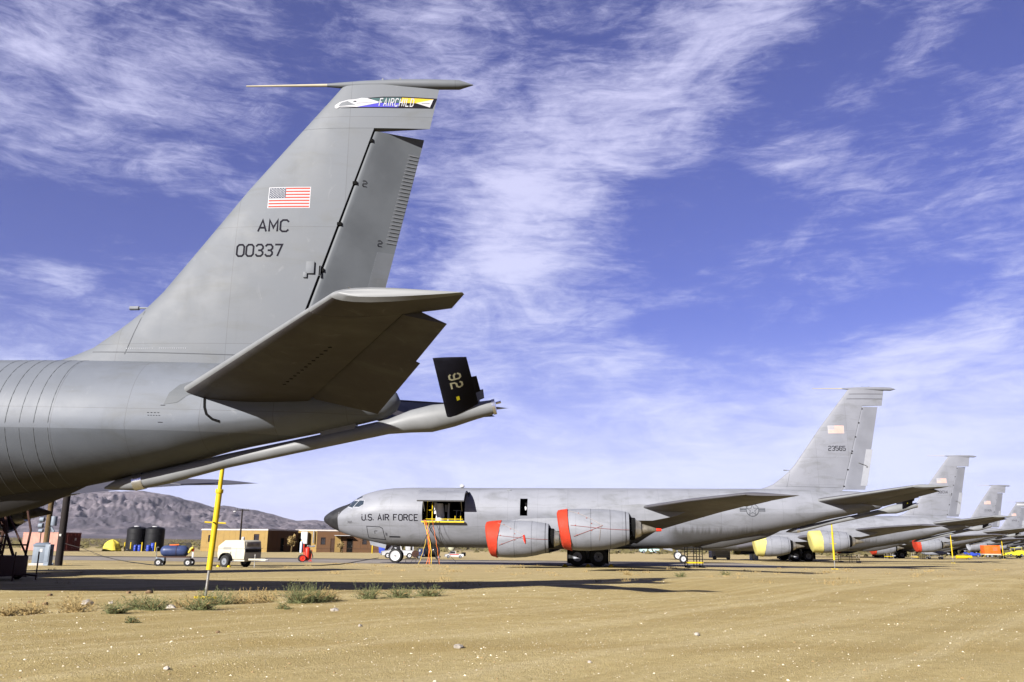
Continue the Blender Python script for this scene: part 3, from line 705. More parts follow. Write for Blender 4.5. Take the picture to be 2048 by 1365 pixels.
def make_tailplane(root, side, m_st, droop):
    def le(l): return 34.90 + (l - .8) * .9150
    def te(l): return 39.40 + (l - .8) * .4713
    def zc(l): return 4.50 + (l - .8) * .132
    hf = .66
    def pt(s, l, dz=0): return V3(s, side * l, zc(l) + dz)
    def ring(l, u1, tk=1.):
        a, b = le(l), te(l); c = b - a; T = .058 * c * tk; us = [0, .004, .015, .04, .09, .18, .3, .45, .6, .75, .88, 1]; us = [u * u1 for u in us]
        return [pt(a + c * u, l, T * airf(u)) for u in us] + [pt(a + c * u, l, -T * airf(u)) for u in reversed(us[1:])]
    mb = MB(); lem = lambda i, j: 1 if j < 2 or j > 20 else 0
    mb.loft([ring(l, hf) for l in (.45, .8, 2, 3.5, 5.42)], caps=(True, True), mj=lem); mb.loft([ring(l, 1) for l in (5.425, 5.7, 6.0)], caps=(True, False), mj=lem)
    e = ring(6.0, 1); e2 = ring(6.08, 1, .55); e2 = [Vector((a.x * .94 + .06 * 20.9, a.y, a.z)) for a in e2]; mb.loft([e, e2], 1, caps=(False, True))
    st = mb.build('tailplane', [m_st, 'boom'], root, sharp=45)  # sunlit brightness of leading edge and tip painted in as lighter faces
    # elevator
    an = R(droop); rings = []
    for l in (.85, 2, 3.72, 3.74, 5.38):
        a, b = le(l), te(l) + (.07 if l < 3.73 else -.02); h = le(l) + hf * (te(l) - le(l)) + .035; T = .058 * (te(l) - le(l)) * airf(hf) * .9; c = b - h
        def q(u, y): return pt(h + c * u * math.cos(an) + y * math.sin(an), l, y * math.cos(an) - c * u * math.sin(an))
        us = [0, .03, .1, .4, .8, 1]; th = [.4, .85, 1, .68, .24, .06]
        rings.append([q(u, T * k) for u, k in zip(us, th)] + [q(u, -T * k) for u, k in reversed(list(zip(us, th)))])
    mb = MB(); mb.loft(rings); mb.build('elevator', m_st, st)
    # hinge slot and drain holes seen on the underside
    for k in range(13 if m_st == 'stab1' and side == 1 else 0):
        l = 2.0 + k * .17; s = le(l) + .42 * (te(l) - le(l)); c = te(l) - le(l)
        MB().box(pt(s, l, -.058 * c * airf(.42) - .002), (.06, .045, .006)).build('drain_hole', 'dark', st)
    return st


def make_wing(root, side):
    st = [(1.3, 12.3, 22.3, 1.66, .62), (1.9, 12.75, 22.2, 1.72, .60), (4.8, 15.05, 22.7, 2.14, .46), (8, 17.5, 23.4, 2.60, .32), (11, 19.85, 25.0, 3.03, .25), (14.2, 22.3, 26.6, 3.43, .20), (17, 24.5, 28.05, 3.68, .165), (19.7, 26.6, 29.42, 3.83, .13)]
    dr = lambda l: float(np.interp(l, [1.3, 8, 14.2, 19], [.30, .36, .22, .03]))
    def ring(l, a, b, z, T, k=1):
        c = b - a; us = [0, .004, .015, .04, .09, .18, .3, .45, .6, .78, .9, 1]
        return [V3(a + c * u, side * l, z - dr(l) * u + T * 1.15 * airf(u) * k) for u in us] + [V3(a + c * u, side * l, z - dr(l) * u - T * .8 * airf(u) * k) for u in reversed(us[1:])]
    mb = MB(); rings = [ring(*r) for r in st]; rings.append(ring(19.95, 26.95, 29.5, 3.85, .13, .45)); mb.loft(rings)
    w = mb.build('wing', 'wing', root, sharp=45)
    mb = MB()      # inboard flap, drooped a little, as its own surface
    mb.prism([V3(21.9, side * 2.2, 1.62), V3(22.6, side * 2.2, 1.5), V3(23.7, side * 7.4, 2.36), V3(23.0, side * 7.4, 2.48)], (0, 0, .05)); mb.build('flap', 'wing', w)
    mb = MB(); mb.prism([V3(27.3, side * 15.6, 3.50), V3(27.75, side * 15.6, 3.46), V3(28.6, side * 17.6, 3.66), V3(28.2, side * 17.6, 3.70)], (0, 0, .035)); mb.build('aileron', 'wing', w)
    return w


def make_engine(root, side, inner, cover, cords=False, label=None):
    ds, dz, l0 = (-4.68, -.52, 8.3) if inner else (0, 0, 14.2)
    n = 28
    def E(s, l, z): return V3(s + ds, side * (l0 + l), z + dz)
    prof = [(17.98, .93, 2.2), (17.95, .99, 2.2), (18.02, 1.05, 2.2), (18.25, 1.09, 2.2), (18.8, 1.13, 2.2), (19.5, 1.145, 2.21), (20.2, 1.12, 2.23), (20.8, 1.05, 2.26), (21.3, .95, 2.29), (21.62, .865, 2.31)]
    def ring(s, r, z):
        out = []
        for k in range(n):
            a = 2 * math.pi * k / n; dz_ = r * math.cos(a); tilt = max(0, (19.3 - s)) * .0; sl = -.16 * dz_ * max(0, 1 - (s - 17.95) / 1.6)
            out.append(E(s + sl + .16 * .0, r * math.sin(a) * .98, z + dz_ * (1.0 if dz_ > 0 else .97)))
        return out
    mb = MB(); mb.loft([ring(18.9, .72, 2.2), ring(18.4, .78, 2.2), ring(18.1, .86, 2.2)] + [ring(*p) for p in prof] + [ring(21.6, .80, 2.31), ring(21.1, .80, 2.31)], caps=(True, True))
    e = mb.build('engine', 'nac', root, sharp=50)
    if label: e['label'] = label
    mb = MB(); mb.loft([ring(21.2, .66, 2.3), ring(21.95, .60, 2.3)], caps=(False, True)); mb.build('fan_duct', 'dark', e)
    mb = MB(); mb.loft([ring(21.6, .50, 2.3), ring(21.96, .55, 2.3), ring(22.05, .50, 2.29), ring(22.28, .40, 2.28), ring(22.26, .33, 2.28), ring(22.0, .33, 2.28)], caps=(False, True)); mb.build('exhaust_nozzle', 'noz', e)
    mb = MB(); mb.loft([ring(22.0, .31, 2.27), ring(22.35, .29, 2.27), ring(23.25, .05, 2.24), ring(23.3, .01, 2.24)]); mb.build('exhaust_plug', 'exh', e)
    # pylon
    mb = MB(); h = .17; dzp = -.0 if not inner else -.30
    prof2 = [(18.9, 3.27), (20.0, 3.46), (22.2, 3.62 + dzp * .3), (23.6, 3.50 + dzp), (25.0, 3.30 + dzp), (24.2, 2.98 + dzp * .6), (22.9, 2.72), (21.7, 2.72), (20.5, 2.95)]
    mb.loft([[E(s, -h, z) for s, z in prof2], [E(s, h, z) for s, z in prof2]]); mb.build('pylon', 'nac', e, bevel=.03)
    # seams
    mb = MB()
    for s in (19.55, 20.6, 21.42):
        r = np.interp(s, [p[0] for p in prof[1:]], [p[1] for p in prof[1:]]); z = np.interp(s, [p[0] for p in prof[1:]], [p[2] for p in prof[1:]])
        mb.loft([ring(s, r + .004, z), ring(s + (.03 if s > 21 else .014), r + .004, z)], caps=(False, False))
    mb.build('cowl_seam', 'decal', e)
    if cover:
        d = (.44 if not inner else .60) if cover == 'redc' else .98
        pr = [(17.84, .55, 2.2), (17.84, .90, 2.2), (17.92, 1.045, 2.2), (18.05, 1.085, 2.2), (18.35, 1.125, 2.2), (17.95 + d, 1.15, 2.2), (17.96 + d, 1.13, 2.2)]
        def cring(s, r, z, i):
            base = ring(s, r, z)
            if i >= 5 and inner: base = [p + Vector(((p.z - E(s, 0, z).z) * .22, 0, 0)) for p in base]
            if i in (2, 3, 4, 5): base = [p + (p - E(s, 0, z)) * .013 * (math.sin(k * 1.35) + .7 * math.sin(k * 2.9 + i)) * (.4 if i == 2 else 1) for k, p in enumerate(base)]
            if i in (4, 5): base = [p + Vector(((random.random() - .5) * .05, 0, 0)) + (p - E(s, 0, z)) * .012 * (random.random()) for p in base]
            return base
        mb = MB(); mb.loft([cring(*p, i) for i, p in enumerate(pr)], caps=(True, False)); mb.build('intake_cover', cover, e)
    if cords:
        def sp(s, deg):      # a point on the cowl; deg 0 = top, 90 = outboard
            r = float(np.interp(s, [p[0] for p in prof[1:]], [p[1] for p in prof[1:]])) + .018; z = float(np.interp(s, [p[0] for p in prof[1:]], [p[2] for p in prof[1:]])); a = R(deg)
            return E(s - .16 * r * math.cos(a) * max(0, 1 - (s - 17.95) / 1.6), r * math.sin(a) * .98, z + r * math.cos(a))
        def line(a, b, name, mt, k=14, r=.009):
            mb = MB(); mb.tube([sp(a[0] + (b[0] - a[0]) * t, a[1] + (b[1] - a[1]) * t) for t in np.linspace(0, 1, k)], r, 5); mb.build(name, mt, e)
        line((18.5, 78), (21.6, 96), 'cord', 'cord'); line((18.5, 28), (20.2, 80), 'cord', 'wcord'); line((18.6, 108), (20.2, 80), 'cord', 'cord')
        if not inner: line((20.1, 80), (20.0, 118), 'cord', 'wcord')
        mb = MB()
        for s, dg in ((18.95, 40), (19.35, 58), (19.6, 74), (19.6, 92), (18.8, 104), (18.75, 78)): mb.ellipsoid(sp(s, dg), (.035, .015, .028), nu=8, nv=5)
        mb.build('cord_tag', 'cord', e)
        if inner: mb = MB(); mb.tube([sp(20.15, 78), sp(20.2, 92), sp(20.25, 104)], [.05, .07, .02], 6); mb.build('warning_streamer', 'red', e)
        else: mb = MB(); mb.tube([V3(23.1, side * l0, 2.24), V3(23.38, side * l0, 2.24)], [.10, .08], 10); mb.build('plug_cover', 'red', e)
    return e


def make_boom(root, m_b, num):
    mb = MB(); rings = []
    for s, z, rz, ry in ((33.0, 2.40, .02, .02), (33.25, 2.47, .11, .12), (33.7, 2.53, .185, .19), (34.5, 2.70, .19, .19), (35.8, 3.03, .165, .17), (37.4, 3.37, .16, .16), (38.7, 3.65, .165, .16), (39.5, 3.83, .175, .18),
                          (40.0, 3.95, .26, .25), (40.5, 4.02, .315, .3), (41.0, 4.10, .27, .27), (41.5, 4.20, .20, .2), (41.88, 4.28, .17, .17)):
        rings.append([V3(s, ry * math.sin(2 * math.pi * k / 20), z + rz * math.cos(2 * math.pi * k / 20)) for k in range(20)])
    mb.loft(rings); b = mb.build('refuelling_boom', m_b, root, sharp=60)
    mb = MB(); mb.tube([V3(33.70, 0, 2.535), V3(33.92, 0, 2.58)], .20, 20); mb.build('polished_collar', 'chrome', b)
    mb = MB(); mb.tube([V3(41.86, 0, 4.28), V3(41.93, 0, 4.295)], [.18, .18], 16); mb.tube([V3(41.93, 0, 4.37), V3(42.05, 0, 4.40)], .03, 6); mb.build('nozzle_ring', 'chrome', b)
    mb = MB(); mb.prism([V3(37.95, -.12, 3.70), V3(38.75, -.12, 3.9), V3(38.75, -.12, 3.72), V3(37.95, -.12, 3.42)], (0, -.0, 0) if False else V3(20, 0.24, 0)); mb.build('boom_latch', 'boom', b)
    mb = MB(); mb.tube([V3(38.9, 0, 3.9), V3(39.35, 0, 4.25)], .02, 6); mb.build('hoist_cable', 'cable', b)
    for side in (1, -1):
        # tall all-moving surfaces set in a V, black, number on the near one
        c0 = [(40.86, .22, 3.99), (41.56, .22, 4.33)]; c1 = [(40.65, 1.3, 5.14), (41.38, 1.3, 5.17)]
        def pt(u, v, o):       # u along the chord, v root to tip
            a = Vector(c0[0]).lerp(Vector(c0[1]), u); b_ = Vector(c1[0]).lerp(Vector(c1[1]), u); p = a.lerp(b_, v); nrm = Vector((0.05, .73, -.68)); q = p + nrm * o
            return V3(q.x, side * q.y, q.z)
        T = .05; us = [0, .01, .04, .12, .3, .5, .75, 1]; rings = []
        for v in (0, .3, .6, .97, 1.0):
            k = 1 if v < .99 else .4
            rings.append([pt(u, v, T * airf(u) * k + .003) for u in us] + [pt(u, v, -T * airf(u) * k - .003) for u in reversed(us)])
        mb = MB(); mb.loft(rings); rv = mb.build('ruddervator', 'black', b, sharp=50)
        mb = MB(); mb.loft([[pt(.98, v, .012), pt(1.15, v, .006), pt(1.15, v, -.006), pt(.98, v, -.012)] for v in (.24, .58)]); mb.build('balance_tab', 'black', rv)
        if num and side == 1:
            mb = MB(); tp, wd = text_polys(num, .24, t=.17, gap=.62, w=.155)
            # digits lie on their backs: tops towards the trailing edge, reading down the blade
            cw, sp_ = .74, 1.60
            decal(mb, tp, lambda u, v, o: pt(u, v, T * airf(u) + o), .06, org=(.36, .72), xd=(0, -1 / sp_), yd=(1 / cw, 0), base=.006)
            mb.build('boom_number', 'cream', rv)
            mb = MB(); decal(mb, [(0, [(.42, .24), (.51, .24), (.51, .31), (.42, .31)])], lambda u, v, o: pt(u, v, T * airf(u) + o), .2, base=.006); mb.build('placard', 'ylab', rv)
    return b


def wheel(parent, c, r, w, hub='decalg', name='wheel', axis=Vector((0, 1, 0)), hr=.55):
    c = Vector(c); n = 24; a1 = Vector((0, 0, 1)); a2 = axis.cross(a1).normalized()
    def ring(rr, o): return [c + axis * o + (a1 * math.cos(2 * math.pi * k / n) + a2 * math.sin(2 * math.pi * k / n)) * rr for k in range(n)]
    mb = MB(); mb.loft([ring(r * hr, -w * .42), ring(r * .80, -w * .5), ring(r * .95, -w * .42), ring(r, -w * .2), ring(r, w * .2), ring(r * .95, w * .42), ring(r * .80, w * .5), ring(r * hr, w * .42)], caps=(False, False))
    t = mb.build(name, 'tyre', parent, sharp=50)
    for sg in (-1, 1):
        mb = MB(); mb.loft([ring(r * hr, sg * w * .425), ring(r * hr * .92, sg * w * .36), ring(r * .36, sg * w * .30), ring(r * .17, sg * w * .40), ring(r * .15, sg * w * .44)], caps=(False, True)); mb.build('rim', hub, t)
        mb = MB(); mb.loft([ring(r * .09, sg * w * .43), ring(r * .08, sg * w * .48)]); mb.build('hub_cap', 'dark', t)
    return t


def make_gear(root, far=False):
    nl = bpy.data.objects.new('nose_gear', None)
    mb = MB(); mb.tube([V3(5.5, 0, .48), V3(5.45, 0, 1.5)], .09, 10); mb.tube([V3(5.5, -.3, .48), V3(5.5, .3, .48)], .06, 8); mb.tube([V3(5.45, 0, 1.0), V3(4.7, 0, 1.6)], .05, 8)
    g = mb.build('nose_gear', 'light', root)
    for l in (-.26, .26): wheel(g, V3(5.5, l, .49), .49, .26, 'white', hr=.72)
    mb = MB(); mb.prism([V3(3.6, .42, 1.50), V3(4.85, .42, 1.25), V3(4.85, .62, .98), V3(3.75, .62, 1.22)], (0, -.03, 0)); mb.build('nose_gear_door', 'nac', root)
    for sd_ in (1, -1):
        mb = MB(); L = 3.35 * sd_
        mb.tube([V3(19.3, L, .62), V3(19.2, L * .98, 2.1)], .15, 10); mb.tube([V3(18.6, L, .6), V3(20.0, L, .6)], .10, 8); mb.tube([V3(19.3, L, 1.1), V3(19.3, L * .55, 1.9)], .08, 8)
        g = mb.build('main_gear', 'decalg', root)
        for s in (18.6, 20.0):
            for dl in (-.34, .34): wheel(g, V3(s, L + dl, .62), .62, .38, 'light' if s < 19 else 'decalg', hr=.5)
        mb = MB(); mb.box(V3(19.3, L + sd_ * .05 - sd_ * .62, .92), (2.75, .04, 1.5)); mb.build('gear_door', 'black', root)
        MB().box(V3(18.0 - .06, L, .72), (.04, 1.1, .98)).build('gear_curtain', 'black', root); MB().box(V3(20.72, L, .75), (.04, 1.1, .9)).build('gear_curtain', 'black', root)


def flag_decal(root, fm, s0, z0, w, h, fine=True, sheet=True):
    mb = MB(); r_ = 'flagred' if fine else 'flagredf'; n_ = 'flagnavy' if fine else 'flaggrey'
    decal(mb, [(0, [(-.02, -.02), (w + .02, -.02), (w + .02, h + .02), (-.02, h + .02)])], fm, .12, 0, org=(s0, z0))
    for k in range(0, 13, 2):
        a = h * k / 13; b = h * (k + 1) / 13; x0 = w * .41 if k >= 6 else 0
        decal(mb, [(1, [(x0, a), (w, a), (w, b), (x0, b)])], fm, .12, 1, org=(s0, z0))
    decal(mb, [(2, [(0, h * 6 / 13), (w * .41, h * 6 / 13), (w * .41, h), (0, h)])], fm, .12, 2, org=(s0, z0))
    if fine:
        for row in range(9):
            for c in range(6 if row % 2 == 0 else 5):
                x = w * .41 * (c * 2 + (1 if row % 2 == 0 else 2)) / 12; y = h * 6 / 13 + h * 7 / 13 * (row + 1) / 10; q = .016
                decal(mb, [(3, [(x - q, y), (x, y - q), (x + q, y), (x, y + q)])], fm, 1, 0, org=(s0, z0), base=.0055)
    return mb.build('flag_marking', ['wdecal', r_, n_], root, recalc=False)


def text_decal(root, fm, txt, s0, z0, h, name, mt='decal', w=None, t=.13, gap=.45, total=None, slant=0., base=.004, xd=(1, 0)):
    tp, wd = text_polys(txt, h, w, t, gap, slant)
    k = total / wd if total else 1.
    mb = MB(); decal(mb, tp, fm, .15, 0, org=(s0, z0), xd=(xd[0] * k, xd[1] * k), base=base)
    return mb.build(name, mt, root, recalc=False)


def insignia(root, fm, sc, zc, r, mt='decals'):
    mb = MB(); L = lambda pts, t: [(0, q) for q in ribbon(pts, t)]
    circ = [(r * math.cos(2 * math.pi * k / 28), r * math.sin(2 * math.pi * k / 28)) for k in range(28)]; circ.append(circ[0])
    decal(mb, L(circ, .05), fm, .3, 0, org=(sc, zc))
    star = []
    for k in range(10):
        a = math.pi / 2 + k * math.pi / 5; q = r * .93 if k % 2 == 0 else r * .36; star.append((q * math.cos(a), q * math.sin(a)))
    star.append(star[0]); decal(mb, L(star, .04), fm, .3, 0, org=(sc, zc), base=.0055)
    for sg in (-1, 1):
        x0, x1 = sg * r * .98, sg * r * 2.0; bar = [(x0, -r * .22), (x1, -r * .22), (x1, r * .28), (x0, r * .28)]; bar.append(bar[0])
        decal(mb, L(bar, .035), fm, .3, 0, org=(sc, zc), base=.0065); decal(mb, [(0, [(x0, -.03), (x1, -.03), (x1, .07), (x0, .07)])], fm, .3, 0, org=(sc, zc), base=.008)
    return mb.build('star_insignia', mt, root, recalc=False)


def make_aircraft(label, loc, yaw, opt):
    root = thing('tanker_aircraft', label, 'aircraft', loc, yaw, 'grey tanker aircraft parked in a row')
    mf = opt.get('m_fus', 'fus2'); holes = [(7.64, 10.68, 4.93, 2.95), (14.58, 15.10, 4.50, 3.32)] if opt.get('cargo') else []
    make_fuselage(root, mf, holes)
    f, r = make_fin(root, opt.get('m_fin', 'fin2'), opt.get('m_rud', 'rud2'), opt.get('rudder', 6), opt.get('stiff', False))
    for sd_ in (1, -1):
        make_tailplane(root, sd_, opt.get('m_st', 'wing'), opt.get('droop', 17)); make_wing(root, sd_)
        make_engine(root, sd_, True, opt.get('cover'), opt.get('cords') and sd_ == 1); make_engine(root, sd_, False, opt.get('cover'), opt.get('cords') and sd_ == 1)
    make_boom(root, 'boom', opt.get('num')); make_gear(root)
    fm = fin_map(1)
    flag_decal(f, fm, *opt.get('flag', (36.33, 9.27, 1.07, .51)), fine=opt.get('fineflag', False))
    return root, f, r


def place_plane(x, y, yaw, dz):
    """root location for the fitted position of station 38"""
    c, s = math.cos(yaw), math.sin(yaw); return (x - 18 * c, y - 18 * s, dz)


# ---- nearest aircraft
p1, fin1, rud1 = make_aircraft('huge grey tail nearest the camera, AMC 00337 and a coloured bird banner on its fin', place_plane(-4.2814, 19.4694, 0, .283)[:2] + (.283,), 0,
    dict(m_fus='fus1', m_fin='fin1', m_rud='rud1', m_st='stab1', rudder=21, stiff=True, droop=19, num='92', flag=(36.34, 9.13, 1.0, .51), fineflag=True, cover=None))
p1.rotation_euler.z = -.0576238; p1.location = place_plane(-4.2814, 19.4694, -.0576238, .283)
text_decal(fin1, fin_map(1), 'AMC', 36.14, 8.51, .29, 'command_lettering', total=.74, w=.2, t=.155, gap=.36)
text_decal(fin1, fin_map(1), '00337', 35.67, 7.885, .29, 'tail_number', total=1.09, w=.18, t=.155, gap=.34)


def banner(f):
    fm = fin_map(1); mats_ = ['black', 'teal', 'blue', 'yelb', 'wdecal', 'decal', 'fin1']; mb = MB()
    # u runs from the beak to the trailing edge, v up; corners follow the slanted fin
    def S(u, v): return (37.86 + u * 2.46 + (v - .5) * .07 - (.02 if u < .1 else 0), 11.78 + v * .27 - .0 * u)
    def D(poly, mi, lay): decal(mb, [(0, [S(*p) for p in poly])], fm, .15, mi, base=.004 + lay * .0015)
    D([(.30, .98), (.45, 1.10), (.65, 1.12), (1.0, 1.0), (.985, -.02), (.6, -.05), (.05, -.02), (.2, .05), (.42, .45), (.3, .9)], 0, 0)
    D([(.33, .93), (.46, 1.0), (.64, 1.02), (.64, .5), (.44, .52), (.36, .7)], 1, 1)
    D([(.22, .05), (.42, .46), (.635, .46), (.635, .04)], 2, 2)
    D([(.645, 1.0), (.97, .9), (.96, .86), (.80, .48), (.645, .48)], 3, 3)
    # bird head with a hooked beak
    D([(.0, .02), (-.01, .28), (.03, .62), (.10, .82), (.17, .84), (.24, .98), (.30, .93), (.43, .56), (.42, .45), (.22, .06), (.10, .12), (.045, .12), (.025, -.06)], 4, 4)
    D([(.028, .25), (.05, .56), (.10, .70), (.15, .46), (.20, .30), (.05, .18)], 6, 5)
    D([(.155, .62), (.175, .70), (.20, .66), (.185, .55)], 5, 5); D([(.20, .42), (.40, .50), (.20, .455)], 5, 6)
    D([(.80, .48), (.965, .88), (.955, .08)], 4, 4); D([(.86, .47), (.94, .49), (.94, .45), (.86, .44)], 0, 5)
    tp, wd = text_polys('FAIRCHILD', .20, w=.10, t=.15, gap=.62, slant=.25); k = 0.84 / wd
    decal(mb, [(l, [(p[0] * k, p[1]) for p in q]) for l, q in tp], fm, .15, 4, org=S(.44, .14), base=.014)
    return mb.build('tail_banner', mats_, f, recalc=False)


banner(fin1)
# small stencils and static ports near the tailplane root, hinge fairing, rub plate
text_decal(p1, fus_map(1), '----', 34.40, 3.93, .06, 'stencil', w=.05, t=.2); text_decal(p1, fus_map(1), '-----', 34.42, 3.87, .06, 'stencil', w=.04, t=.2)
mb = MB(); decal(mb, [(0, q) for z in (4.13, 3.75) for q in ribbon([(34.66, z), (34.76, z)], .012)], fus_map(1), .1); mb.build('trim_mark', 'decal', p1, recalc=False)
mb = MB(); mb.box(V3(37.47, .165, 7.60), (.2, .03, .30)); mb.box(V3(37.36, .165, 7.42), (.09, .03, .14)); mb.box(V3(37.70, .15, 7.52), (.05, .03, .26), 1); mb.build('hinge_fairing', ['fin1', 'dark'], fin1, bevel=.008)
mb = MB()
for k in range(26):
    s = 33.25 + k * .052 + (.12 if k > 12 else 0); mb.box(V3(s, fin_half(s, 5.62) + .004, 5.62), (.018, .004, .018))
mb.build('rivet_patch', 'light', fin1)['kind'] = 'stuff'
for s in (30.85, 31.15, 31.45, 31.75, 32.05, 32.35):      # lap seams round the rear fuselage
    mb = MB(); mb.loft([[fus_pt(s + d, a, .0045 if 0 < d < .014 else .002) for a in np.linspace(-2.9, 2.9, 60)] for d in (0, .004, .010, .014)], caps=(False, False), closed=False); mb.build('fuselage_seam', 'rud1', p1)
mb = MB(); decal(mb, [(0, [(34.72, 4.15), (34.78, 4.42), (34.95, 4.62), (35.2, 4.72), (35.9, 4.76), (36.0, 4.5), (35.2, 4.38), (35.0, 4.2)])], fus_map(1), .15, base=.004); mb.build('slide_plate', 'rud1', p1, recalc=False)
mb = MB(); pts = [(35.55, 4.42), (35.6, 4.1), (35.66, 3.95), (35.8, 3.84), (35.95, 3.80)]
decal(mb, [(0, q) for q in ribbon(pts, .05)], fus_map(1), .15, base=.01); mb.build('tailplane_seal', 'dark', p1, recalc=False)
mb = MB(); mb.box(V3(29.42, 1.66, 3.95), (.28, .05, .35)); mb.build('scupper_panel', 'decal', p1)

# ---- second aircraft
Y2 = -.0968184
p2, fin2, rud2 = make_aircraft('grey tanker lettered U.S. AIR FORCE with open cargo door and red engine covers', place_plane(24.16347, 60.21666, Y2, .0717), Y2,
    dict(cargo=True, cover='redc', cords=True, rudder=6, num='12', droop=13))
p2.rotation_euler.z = Y2
text_decal(fin2, fin_map(1), '23565', 36.25, 8.03, .31, 'tail_number', total=1.17, w=.19, t=.16, gap=.36)
mb = MB(); decal(mb, [(0, [(36.32, 8.63), (37.27, 8.63), (37.30, 8.93), (36.34, 8.93)])], fin_map(1), .2); mb.build('faded_marking', 'rud2', fin2, recalc=False)
mb = MB(); decal(mb, [(0, [(37.76, 11.70), (40.27, 11.70), (40.29, 11.73), (37.78, 11.73)]), (0, [(37.95, 12.05), (40.33, 12.05), (40.34, 12.08), (37.97, 12.08)])], fin_map(1), .2, base=.006)
decal(mb, [(0, [(37.78, 11.73), (40.28, 11.73), (40.33, 12.05), (37.95, 12.05)])], fin_map(1), .2, 1); mb.build('tail_band', ['decal', 'rud2'], fin2, recalc=False)
text_decal(p2, fus_map(1), 'U.S. AIR FORCE', 3.23, 2.93, .41, 'service_lettering', total=4.12, t=.17, w=.235, gap=.42)
text_decal(p2, fus_map(1), '3565', 2.10, 2.74, .13, 'nose_number', total=.36)
insignia(p2, fus_map(1), 30.52, 3.82, .42)
mb = MB(); o_ = [(3.57, 2.52), (4.55, 2.48), (4.76, 2.36), (4.88, 1.60), (3.62, 1.72)]; o_.append(o_[0]); decal(mb, [(0, q) for q in ribbon(o_, .04)], fus_map(1), .15); decal(mb, [(0, q) for q in ribbon([(4.15, 2.0), (4.15, 2.2), (4.35, 2.2)], .035)], fus_map(1), .15, base=.006)
mb.build('crew_hatch_outline', 'decal', p2, recalc=False)
mb = MB(); decal(mb, [(0, [(5.2, 1.76), (6.0, 1.75), (6.0, 1.84), (5.2, 1.85)]), (0, [(4.95, 1.88), (4.99, 1.88), (4.99, 2.08), (4.95, 2.08)]), (0, [(5.03, 1.88), (5.06, 1.88), (5.06, 2.08), (5.03, 2.08)])], fus_map(1), .15); mb.build('vent_slot', 'decal', p2, recalc=False)
# open door: interior, frame, door panel swung up
mb = MB(); a0_, a1_ = fus_a(9, 4.93), fus_a(9, 2.95)
xs_ = (7.55, 10.77)
mb.box(V3(9.16, -.1, 2.90), (3.6, 3.3, .06), 1); mb.box(V3(9.16, -1.0, 3.9), (3.6, .05, 2.1)); mb.box(V3(7.40, .2, 3.9), (.05, 2.5, 2.1)); mb.box(V3(10.9, .2, 3.9), (.05, 2.5, 2.1)); mb.box(V3(9.16, .0, 5.02), (3.4, 1.2, .04))
mb.build('cargo_bay', ['dark', 'decalg'], p2)  # black liner paints in the darkness inside the open bay
mb = MB(); mb.box(V3(14.84, 1.05, 3.9), (.9, .03, 1.6)); mb.build('hatch_shade_sheet', 'dark', p2); mb = MB(); mb.ellipsoid(V3(14.93, 1.2, 3.84), (.09, .02, .14)); mb.build('hatch_light', 'white', p2)  # black sheet behind the hatch stands in for the unlit inside
mb = MB(); ang_ = R(56); hp = fus_pt(9, a0_); hl, hz = -hp.y, hp.z
def door_pt(s, a, off):
    q = fus_pt(s, a, off); l, z = -q.y - hl, q.z - hz; c, s_ = math.cos(ang_), math.sin(ang_)
    return V3(s, hl + l * c - z * s_, hz + z * c + l * s_)
aa = np.linspace(a0_, a1_, 14); outer = [[door_pt(s, a, .02) for a in aa] + [door_pt(s, a, -.12) for a in reversed(aa)] for s in (7.5, 10.8)]
mb.loft(outer); cd = mb.build('cargo_door', 'fus2', p2, sharp=40)
mb = MB()
for s in (8.0, 9.95): decal(mb, [(0, q) for q in ribbon([(s, 4.05), (s, 4.18), (s + .36, 4.18)], .035)], lambda a, b, o: door_pt(a, np.interp(b, [2.95, 4.93], [a1_, a0_]), .02 + o), .2)
mb.build('door_handle', 'decal', cd, recalc=False)
mb = MB(); mb.box(V3(9.15, 1.84, 2.86), (3.05, .16, .10)); mb.build('door_sill', 'yel', p2)
for s in (10.45, 7.75): mb = MB(); mb.tube([V3(s, 1.5, 3.6), door_pt(s, a1_ - .35, -.1)], .03, 6); mb.build('door_strut', 'steel', p2)
for s, r_ in ((25.85, .15), (27.15, .20)):
    mb = MB(); circ = [(r_ * math.cos(2 * math.pi * k / 20), r_ * math.sin(2 * math.pi * k / 20)) for k in range(20)]; decal(mb, [(0, circ)], fus_map(1), .2, 0, org=(s, 3.50))
    decal(mb, [(1, [(p[0] * .45, p[1] * .45) for p in circ])], fus_map(1), .2, 1, org=(s, 3.50)); mb.build('oil_port', ['decals', 'dark'], p2, recalc=False)
mb = MB(); mb.ellipsoid(V3(10.25, .4, 5.42), (.18, .12, .12)); mb.build('roof_lamp', 'white', p2)
mb = MB(); mb.box(V3(13.7, .9, 5.13), (.28, .1, .10)); mb.build('roof_antenna', 'decalg', p2)

